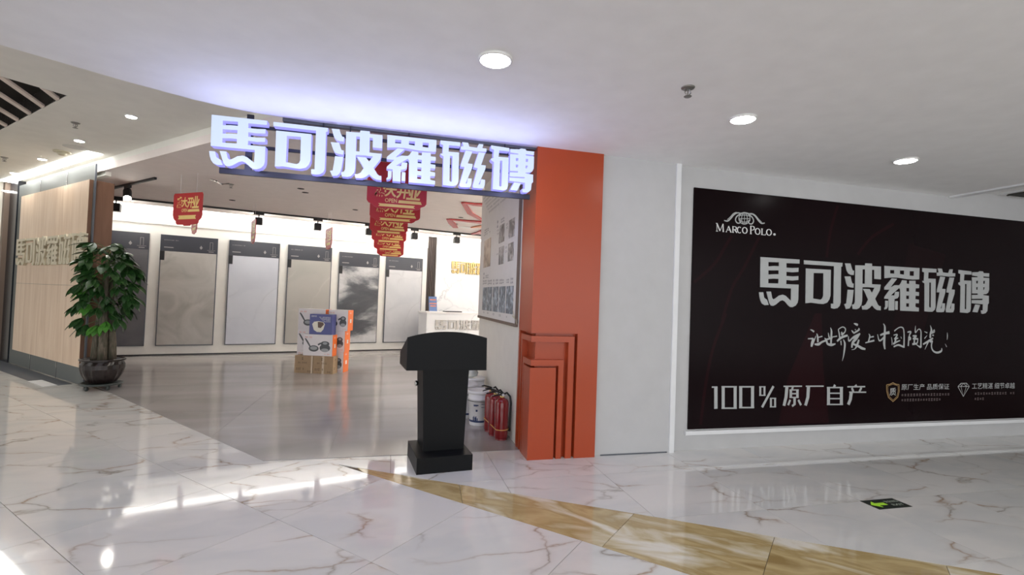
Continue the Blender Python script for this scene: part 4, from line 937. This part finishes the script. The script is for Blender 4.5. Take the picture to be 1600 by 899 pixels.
# ================================================================= LECTERN
def rot(px, py, a): return px*math.cos(a)-py*math.sin(a), px*math.sin(a)+py*math.cos(a)
LA = math.radians(6.1); LO = Vector((.267,4.137,0))
def lw(x, y, z): a, b = rot(x, y, LA); return Vector((LO.x+a, LO.y+b, z))
lt = thing('lectern', 'dark charcoal lectern with an arched top standing at the shop entrance', 'lectern', LO+Vector((.2,.25,0)))
def lbox(x0,x1,y0,y1,z0,z1): return MB().hexa([lw(x0,y0,z0),lw(x1,y0,z0),lw(x1,y1,z0),lw(x0,y1,z0),lw(x0,y0,z1),lw(x1,y0,z1),lw(x1,y1,z1),lw(x0,y1,z1)])
mk('base', lbox(0,.485,0,.53,0,.137), M['lectern'], lt, bevel=.002)
def lhit(px, py, yoff):      # local (x, z) of an image point on the plane y=yoff
    o = lw(0,yoff,0); n = Vector((-math.sin(LA), math.cos(LA), 0)); d = ray(px,py); t = (o-CAM).dot(n)/d.dot(n); p = CAM+d*t-LO
    return p.x*math.cos(LA)+p.y*math.sin(LA), p.z
YC = .17
(bl,_),(br,_),(tL,zt_),(tR,_) = lhit(661,716,YC), lhit(724,712,YC), lhit(661,581,YC), lhit(733,579.6,YC)
mk('column', MB().hexa([lw(bl,YC,.137),lw(br,YC,.137),lw(br,.49,.137),lw(bl,.49,.137),lw(tL,YC,.86),lw(tR,YC,.86),lw(tR,.49,.86),lw(tL,.49,.86)]), M['lectern'], lt, bevel=.002)
YT = .11
(x0,z0a),(x1,z1a),(xa,zA),(xb,zB) = lhit(635,579.6,YT), lhit(760,579,YT), lhit(637,527,YT), lhit(761,528,YT)
xp, zp = lhit(693,518,YT)
nA = 18; arch = []
for i in range(nA+1):
    t = i/nA; x = xa+(xb-xa)*t; q = 1 if 0 < i < nA else 0
    arch.append((x, zA-.004+ (zp-zA)*(1-abs(2*t-1)**2.1)*q + (.012 if 0 < i < nA else 0)*0))
fr = [(x0,z0a),(x1,z1a)]+arch[::-1]
n = len(fr); vs = [lw(x,YT,z) for x,z in fr]+[lw(x,YT+.022,z) for x,z in fr]
fs = [tuple(range(n)), tuple(range(n,2*n))[::-1]]+[(i,i+n,(i+1)%n+n,(i+1)%n) for i in range(n)]
mk('front_panel', MB().add(vs, fs), M['lectern'], lt)
DB = .56   # rear edge of the desk box
zb0 = z0a; zf = zA-.01; zr = .97
for xs0, xs1 in ((x0,x0+.02),(x1-.02,x1)):
    mk('side_panel', MB().hexa([lw(xs0,YT+.022,zb0),lw(xs1,YT+.022,zb0),lw(xs1,DB,zb0),lw(xs0,DB,zb0),lw(xs0,YT+.022,zf),lw(xs1,YT+.022,zf),lw(xs1,DB,zr),lw(xs0,DB,zr)]), M['lectern'], lt)
mk('desk_top', MB().hexa([lw(x0+.02,YT+.022,zf-.03),lw(x1-.02,YT+.022,zf-.03),lw(x1-.02,DB,zr-.03),lw(x0+.02,DB,zr-.03),lw(x0+.02,YT+.022,zf-.012),lw(x1-.02,YT+.022,zf-.012),lw(x1-.02,DB,zr-.012),lw(x0+.02,DB,zr-.012)]), M['lectern'], lt)
mk('bottom_board', lbox(x0+.02,x1-.02,YT+.022,DB,zb0,zb0+.018), M['lectern'], lt)
(kx, kz) = lhit(652,599,.44)
kc = lw(kx,.44,kz); mk('side_knob', MB().tube([lw(tL-.002,.44,kz), lw(kx+.01,.44,kz), lw(kx-.012,.44,kz), lw(kx-.022,.44,kz)], [.010,.014,.028,.020], 14), M['chrome'], lt, smooth=True)

# ================================================================= BOXES
def carton(name, lab, cat, corner, ang, w, d, h, z, kind, group):
    """corner: front right bottom corner; w along the front, d depth"""
    a = math.radians(ang); X = Vector((math.cos(a), math.sin(a), 0)); Y = Vector((-X.y, X.x, 0)); C0 = Vector((corner[0],corner[1],z))
    t = thing(name, lab, cat, C0-X*w/2+Y*d/2, group)
    FP = Plane((C0-X*w)[:2], ang); SPn = Plane(C0[:2], ang+90)
    def bx(u0,u1,v0,v1,z0,z1): return MB().hexa([C0+X*(q[0]-w)+Y*q[1]+Vector((0,0,q[2])) for q in ((u0,v0,z0),(u1,v0,z0),(u1,v1,z0),(u0,v1,z0),(u0,v0,z1),(u1,v0,z1),(u1,v1,z1),(u0,v1,z1))])
    if kind == 'pan':
        mk('body', bx(0,w-.004,0,d,0,h), M['boxwhite'], t, bevel=.002)
        mk('orange_side', bx(w-.004,w,0,d,0,h), M['boxorange'], t)
        mb = MB()
        def ell(cx,cy,rx,ry,off): mb.poly(FP, [(cx+rx*math.cos(2*PI*k/20), z+cy+ry*math.sin(2*PI*k/20)) for k in range(20)], off)
        sh = w < .45
        if sh: ell(w*.24,h*.34,w*.22,h*.15,.0012)
        else: ell(w*.36,h*.34,w*.17,h*.15,.0012); mb.ribbon(FP, [(w*.06,z+h*.80,.022),(w*.14,z+h*.64,.03),(w*.24,z+h*.42,.024)], .0013)
        ell(w*.74,h*.38,w*.18,h*.19,.0012); ell(w*.74,h*.58,w*.15,h*.12,.0014); mb.ribbon(FP, [(w*.50,z+h*.52,.03),(w*.60,z+h*.60,.03)], .0013)
        mk('pan_picture', mb, M['panprint'], t)
        mb = MB(); 
        ell(w*(.24 if sh else .36),h*.36,w*.12,h*.085,.0016); ell(w*.74,h*.28,w*.13,h*.08,.0017); ell(w*.74,h*.60,w*.08,h*.06,.0018); mk('pan_shine', mb, M['panprint2'], t, kind='stuff')
        mb = MB(); ticks(mb, FP, w*.06, w*.30, z+h*.87, .03, 7, .0012, 3); ticks(mb, FP, w*.72, w*.92, z+h*.09, .02, 6, .0012, 4); mk('front_print', mb, M['redprint'], t, kind='stuff')
        mb = MB(); ticks(mb, SPn, d*.3, d*.75, z+h*.86, .03, 4, .0012, 5); mb.poly(SPn, [(d*.38,z+h*.38),(d*.66,z+h*.38),(d*.66,z+h*.56),(d*.38,z+h*.56)], .0012); mk('side_print', mb, M['print_white'], t, kind='stuff')
    elif kind == 'blue':
        mk('body', bx(0,w,0,d,0,h), M['boxblue'], t, bevel=.002)
        mb = MB(); mb.poly(FP, [(w*.12,z+h*.50),(w*.20,z+h*.22),(w*.34,z+h*.12),(w*.52,z+h*.12),(w*.62,z+h*.26),(w*.68,z+h*.52),(w*.60,z+h*.62),(w*.4,z+h*.66),(w*.2,z+h*.62)], .0012); mk('bowl_picture', mb, M['bowlprint'], t)
        mb = MB(); mb.poly(FP, [(w*.38,z+h*.34),(w*.50,z+h*.32),(w*.64,z+h*.50),(w*.60,z+h*.60),(w*.46,z+h*.62),(w*.36,z+h*.62)], .0016); mk('bowl_inside', mb, M['bowlin'], t)
        mb = MB(); ticks(mb, FP, w*.08, w*.32, z+h*.90, .03, 5, .0012, 8)
        for k in range(5): ticks(mb, FP, w*(.42+.05*k), w*.93, z+h*(.86-.055*k), .016, 10-k, .0012, 9+k)
        mk('front_print', mb, M['print_white'], t, kind='stuff')
    else:
        mk('body', bx(0,w,0,d,0,h), M['carton'], t, bevel=.003)
        mb = MB(); mb.pbox(FP, w*.5-.02, w*.5+.02, z+.0, z+h, .0003, .0012) if kind == 'carton2' else mb.pbox(FP, w-.035, w-.004, z, z+h, .0003, .0012)
        mk('tape', mb, M['tape'], t)
        mb = MB(); ticks(mb, FP, w*.40, w*.62, z+h*.84, .05, 2, .0013, 2); ticks(mb, FP, w*.2, w*.7, z+h*.6, .035, 7, .0013, 6); ticks(mb, FP, w*.1, w*.55, z+h*.25, .06, 5, .0013, 7); ticks(mb, FP, w*.72, w*.92, z+h*.12, .04, 4, .0013, 1)
        ticks(mb, SPn, d*.3, d*.8, z+h*.8, .05, 3, .0013, 12); ticks(mb, SPn, d*.2, d*.5, z+h*.3, .05, 2, .0013, 13); mk('box_print', mb, M['carton_print'], t, kind='stuff')
    return t
GB_ = 'boxes stacked in the shop'
HB = .392
q = gz(519.5,585.5); BA = -17; bca, bsa = math.cos(math.radians(BA)), math.sin(math.radians(BA))
def bl_(x, y): return (q.x+x*bca-y*bsa, q.y+x*bsa+y*bca)
carton('cardboard_carton','brown carton with a tape strip, right one on the floor in front of the stack','box',bl_(0,0),BA,.375,.215,.325,0,'carton2',GB_)
carton('cardboard_carton','brown carton at the lower left front corner of the stack','box',bl_(-.38,0),BA,.345,.215,.325,0,'carton',GB_)
for k, (dx, lab) in enumerate(((0,'orange sided pan box standing on the floor at the right of the stack'),(.01,'orange sided pan box in the middle layer, right column'),(.055,'orange sided pan box on the top right of the stack'))):
    carton('pan_box', lab, 'box', bl_(.10+dx,.235), BA, .375, .25, HB, (HB+.002)*k, 'pan', GB_)
for k, lab in enumerate(('white pan box on the floor hidden behind the brown cartons','white pan box in the middle layer at the left of the stack','white pan box on the top left of the stack behind the blue box')):
    carton('pan_box', lab, 'box', bl_(-.28,.235), BA, .53, .25, HB, (HB+.002)*k, 'pan', GB_)
carton('pan_box','white pan box with an orange end lying on the brown cartons','box', bl_(-.03,.02), BA, .555, .19, HB, .327, 'pan', GB_)
carton('bowl_box','blue box with a cream bowl picture on top of the front pan box','box',bl_(-.06,.03), BA, .43, .17, .375, .327+HB+.002, 'blue', GB_)

# ================================================================= BUCKETS, BAG, EXTINGUISHERS
def bucket(x, y, s, lab):
    t = thing('plastic_bucket', lab, 'bucket', (x,y,0), 'white plastic buckets by the side wall'); c = (x,y,0)
    mk('body', MB().lathe(c, [(.108*s,.0),(.112*s,.01),(.132*s,.30*s),(.138*s,.302*s),(.138*s,.325*s),(.132*s,.327*s),(.133*s,.385*s)], 32), M['bucket'], t, smooth=True)
    mk('lid', MB().lathe(c, [(.138*s,.375*s),(.143*s,.38*s),(.143*s,.405*s),(.134*s,.412*s),(.128*s,.402*s),(.10*s,.402*s)], 32), M['bucket'], t, smooth=True)
    for nme, z0, z1, r0, r1, a0, a1 in (('blue_band',.045,.068,.1148,.1163,150,330),('black_band',.286,.293,.1316,.1318,150,330)):
        mb = MB(); k = 22; vs = []
        for i in range(k+1):
            a = math.radians(a0+(a1-a0)*i/k); 
            for z, r in ((z0,r0),(z1,r1)): vs.append((x+(r+.0012)*s*math.cos(a), y+(r+.0012)*s*math.sin(a), z*s))
        mb.add(vs, [(2*i,2*i+2,2*i+3,2*i+1) for i in range(k)]); mk(nme, mb, M['navy'] if nme[1] == 'l' and nme[2] == 'u' else M['black'], t)
    mb = MB()
    def patch(a, z, w, h):
        vs = []
        for i in range(5):
            aa = math.radians(a)+(i/4-.5)*w/.125
            for zz in (z-h/2, z+h/2):
                r = (.112+(zz-.01)*.069+.0015); vs.append((x+r*s*math.cos(aa), y+r*s*math.sin(aa), zz*s))
        mb.add(vs, [(2*i,2*i+2,2*i+3,2*i+1) for i in range(4)])
    for a, z, w, h in ((232,.245,.012,.02),(238,.245,.012,.02),(244,.245,.012,.02),(251,.247,.018,.014),(246,.185,.022,.024),(282,.262,.05,.006),(282,.224,.05,.006),(226,.085,.012,.05),(232,.09,.008,.065),(238,.084,.012,.045),(243,.09,.01,.06),(250,.08,.012,.035)): patch(a, z, w, h)
    mk('label_print', mb, M['navy'], t, kind='stuff')
bucket(1.075, 5.70, 1.0, 'white plastic bucket with a blue skyline print, in front of the other buckets')
bucket(.97, 6.08, 1.04, 'white plastic bucket half hidden behind the lectern column')
bucket(1.12, 6.42, 1.08, 'white plastic bucket farthest back, carrying the clear bag')
bz = .412*1.08
mb = MB(); rr = random.Random(4); prof = [(.06,0),(.10,.02),(.115,.06),(.10,.11),(.088,.16),(.07,.20),(.04,.215)]
mb.lathe((1.06,6.42,bz+.002), prof, 14)
for i, v in enumerate(mb.v): v.x += rr.uniform(-.010,.010); v.y += rr.uniform(-.010,.010)
tag(mk('clear_plastic_bag', mb, M['clearbag'], None, (1.06,6.42,bz), smooth=True), 'crumpled clear grey plastic bag resting on the rear bucket', 'bag')

def extinguisher(x, y, rz, lab, s=1.0):
    t = thing('fire_extinguisher', lab, 'fire extinguisher', (0,0,0), 'red fire extinguishers by the orange column')
    c = (0,0,0)
    mk('cylinder', MB().lathe(c, [(.064,0),(.066,.012),(.062,.016),(.070,.022),(.072,.035),(.072,.385),(.066,.412),(.050,.432),(.026,.442),(.020,.455)], 28), M['extred'], t, smooth=True)
    mk('neck_ring', MB().lathe(c, [(.020,.446),(.024,.452),(.024,.462),(.016,.470)], 14), M['gold_print'], t, smooth=True)
    v = MB(); v.box((-.017,-.02,.462),(.017,.022,.492)); mk('valve', v, M['hose'], t, bevel=.003)
    mk('lever', MB().tube([(0,.0,.492),(-.03,0,.502),(-.10,.0,.522),(-.13,0,.520)], [.009,.009,.008,.006], 6), M['hose'], t); mk('carry_handle', MB().tube([(-.01,0,.478),(-.06,0,.474),(-.115,0,.462)], [.009,.008,.006], 6), M['hose'], t)
    mk('hose', MB().tube([(.012,0,.478),(.05,.0,.495),(.088,.0,.455),(.100,.0,.38),(.098,.0,.25),(.092,0,.14),(.090,0,.085)], [.011,.011,.011,.011,.011,.012,.016], 8), M['hose'], t, smooth=True)
    mk('gauge', MB().tube([(0,-.022,.478),(0,-.034,.478)], .014, 12), M['print_white'], t)
    t.location = (x,y,0); t.rotation_euler = (0,0,math.radians(rz)); return t
ex = [(1.200,5.055,5,'red fire extinguisher nearest the orange column'),(1.165,5.215,12,'middle one of the three red fire extinguishers'),(1.150,5.385,20,'rear red fire extinguisher next to the white bucket')]
for x, y, rz, lab in ex: extinguisher(x, y, rz, lab)
mb = MB(); loop = []
hull = [(1.200+.075*math.cos(a), 5.055+.075*math.sin(a), .115) for a in [math.radians(k) for k in range(-150,31,20)]]+[(1.150+.075*math.cos(a), 5.385+.075*math.sin(a), .15) for a in [math.radians(k) for k in range(30,191,20)]]
hull.append(hull[0]); mb.tube(hull, .0045, 6)
tag(mk('yellow_strap', mb, M['strap'], None, (1.17,5.2,.12)), 'thin yellow cord tied around the group of fire extinguishers', 'cord')

# ================================================================= EXIT MARKER
et = thing('floor_exit_sign', 'black floor sticker with a bright green arrow on the marble', 'floor sign', (3.83,2.99,0))
mk('plate', MB().box((3.67,2.908,.0005),(3.997,3.067,.0022)), M['exit_black'], et)
mk('arrow', MB().prism([(3.685,2.988),(3.745,3.040),(3.745,3.008),(3.83,3.008),(3.83,2.968),(3.745,2.968),(3.745,2.936)], .0022,.003), M['exit_green'], et)
mb = MB()
class FlatP:
    def __init__(s, o): s.o = Vector(o)
    def w(s, u, z, off): return s.o + Vector((u, z, off))
text_to(mb, '安全出口', FlatP((0,0,0)), 3.855, 3.00, 3.982, 3.035, .0026, bold=.01); text_to(mb, 'EXIT', FlatP((0,0,0)), 3.865, 2.945, 3.972, 2.975, .0026, bold=.01)
mk('lettering', mb, M['pale_print'], et)

# ================================================================= POTTED TREE
PC = Vector((-3.985,8.20,0))
pt = thing('potted_money_tree', 'tall green potted tree in a dark ribbed glazed pot beside the wood sign wall', 'potted plant', PC)
prof = [(.155,.10),(.165,.105),(.19,.15),(.225,.22),(.245,.30),(.245,.36),(.232,.405),(.232,.41),(.262,.415),(.268,.425),(.268,.438),(.250,.444),(.235,.43),(.225,.40)]
mb = MB(); n = 48; m_ = len(prof); vs = []
for j, (r, z) in enumerate(prof):
    for k in range(n):
        rib = 1+.05*(1 if k % 4 < 2 else 0)*(1 if .14 < z < .40 else 0)
        a = 2*PI*k/n; vs.append(PC+Vector((r*rib*math.cos(a), r*rib*math.sin(a), z)))
mb.add(vs, [(j*n+k,j*n+(k+1)%n,(j+1)*n+(k+1)%n,(j+1)*n+k) for j in range(m_-1) for k in range(n)]+[tuple(range(n))[::-1]])
mk('pot', mb, M['pot'], pt)
mk('soil', MB().lathe(PC+Vector((0,0,.395)), [(.225,-.02),(.224,0)], 24), M['soil'], pt)
mk('dolly', MB().lathe(PC, [(.20,.065),(.245,.07),(.25,.095),(.215,.10),(.20,.085)], 30), M['dolly'], pt, smooth=True)
for k in range(5):
    a = 2*PI*k/5+.5; c = PC+Vector((.205*math.cos(a), .205*math.sin(a), .03)); mk('caster', MB().tube([c+Vector((-.012,0,0)), c+Vector((.012,0,0))], .028, 12).box(c+Vector((-.010,-.02,.02)), c+Vector((.010,.02,.04))), M['dolly'], pt)
trunks = [(-.10,.0,.052),(.02,-.06,.055),(.105,.01,.050),(0,.09,.05)]
for i, (x, y, r) in enumerate(trunks):
    p = PC+Vector((x,y,.38)); mk('trunk', MB().tube([p, p+Vector((-x*.05,0,.25)), p+Vector((-x*.3,0,.55)), p+Vector((-x*.5,.0,.9)), p+Vector((-x*.6,.02,1.30))], [r*1.12,r*1.0,r*.92,r*.75,r*.4], 14), M['bark'], pt, smooth=True)
# leaflet meshes (pointing +x, length 1)
def leaflet(bend, m, k):
    xs = [0,.12,.3,.5,.7,.88,1.0]; ws = [.02,.10,.19,.235,.20,.10,.004]; vs = []
    for x, w in zip(xs, ws):
        z = -bend*x*x; vs += [(x,-w,z+.05*w*2),(x,0,z-.02),(x,w,z+.05*w*2)]
    fs = [(3*i,3*i+3,3*i+4,3*i+1) for i in range(6)]+[(3*i+1,3*i+4,3*i+5,3*i+2) for i in range(6)]
    me = bpy.data.meshes.new('leaf'); me.from_pydata(vs, [], fs); me.materials.append(m); me.polygons.foreach_set('use_smooth', [True]*len(fs)); return me
LM = [leaflet(b, M['leaf'], i) for i, b in enumerate((.18,.34,.5))]; LN = leaflet(.3, M['leaf_new'], 9)
rr = random.Random(11)
stems = MB(); nleaf = 0
def cluster(p, d, size, nl, new=False, droop=.5):
    """palmate leaf: nl leaflets around direction d at point p"""
    global nleaf
    d = d.normalized(); side = d.cross(Vector((0,0,1)));
    if side.length < .1: side = Vector((1,0,0))
    side.normalize()
    for k in range(nl):
        a = math.radians(-75+150*k/(nl-1)+rr.uniform(-8,8)); v = (d*math.cos(a)+side*math.sin(a)); v.z = v.z*.4-droop*(.55+.45*abs(math.sin(a)))-rr.uniform(0,.25)
        v.normalize(); up = Vector((0,0,1))+side*math.sin(a)*.5; y = up.cross(v).normalized(); z = v.cross(y)
        L = size*(1-.22*abs(math.sin(a)))*rr.uniform(.85,1.1)
        tp = p+v*L; tu, tv = tp.dot(UH), tp.dot(VH)
        if tu > 8.92 and tv < -2.66: continue
        o = bpy.data.objects.new('leaf', LN if new else rr.choice(LM)); COL.objects.link(o); o.parent = pt
        R3 = Matrix((v, y, z)).transposed().to_4x4()
        o.matrix_local = Matrix.Translation(p-PC) @ R3 @ Matrix.Diagonal((L, L*rr.uniform(.9,1.15), L, 1)); nleaf += 1
N_ = 56
for i in range(N_):
    t = i/(N_-1); z = 1.10+.98*t**.92
    a = i*2.39996+rr.uniform(-.3,.3); R = (.16+.12*math.sin(PI*min(1,t*.95+.12)))*rr.uniform(.75,1.15)
    if i % 5 == 0: R *= .45
    dv = Vector((math.cos(a), math.sin(a), .15+.5*t)); st0 = PC+Vector((0,0,z-.08)); p = PC+Vector((math.cos(a)*R, math.sin(a)*R, z+.03))
    stems.tube([st0, (st0+p)/2+Vector((0,0,.03)), p], [.007,.005,.004], 5)
    cluster(p, dv, rr.uniform(.19,.26), 5, new=(i % 13 == 4), droop=.35+.45*(1-t))
for a, z, R, new in ((200,1.02,.26,False),(215,.93,.20,False),(250,.92,.12,True),(300,.98,.14,True),(330,1.02,.24,False),(180,1.20,.34,False),(195,1.5,.30,False),(355,1.35,.33,False),(5,1.75,.33,False)):
    a_ = math.radians(a); p = PC+Vector((math.cos(a_)*R, math.sin(a_)*R, z)); st0 = PC+Vector((0,0,z+.02))
    stems.tube([st0, (st0+p)/2+Vector((0,0,.04)), p], [.007,.005,.004], 5); cluster(p, Vector((math.cos(a_), math.sin(a_), 0)), .23, 5, new, .8)
mk('stems', stems, M['stem'], pt, kind='stuff')
print('leaves', nleaf)
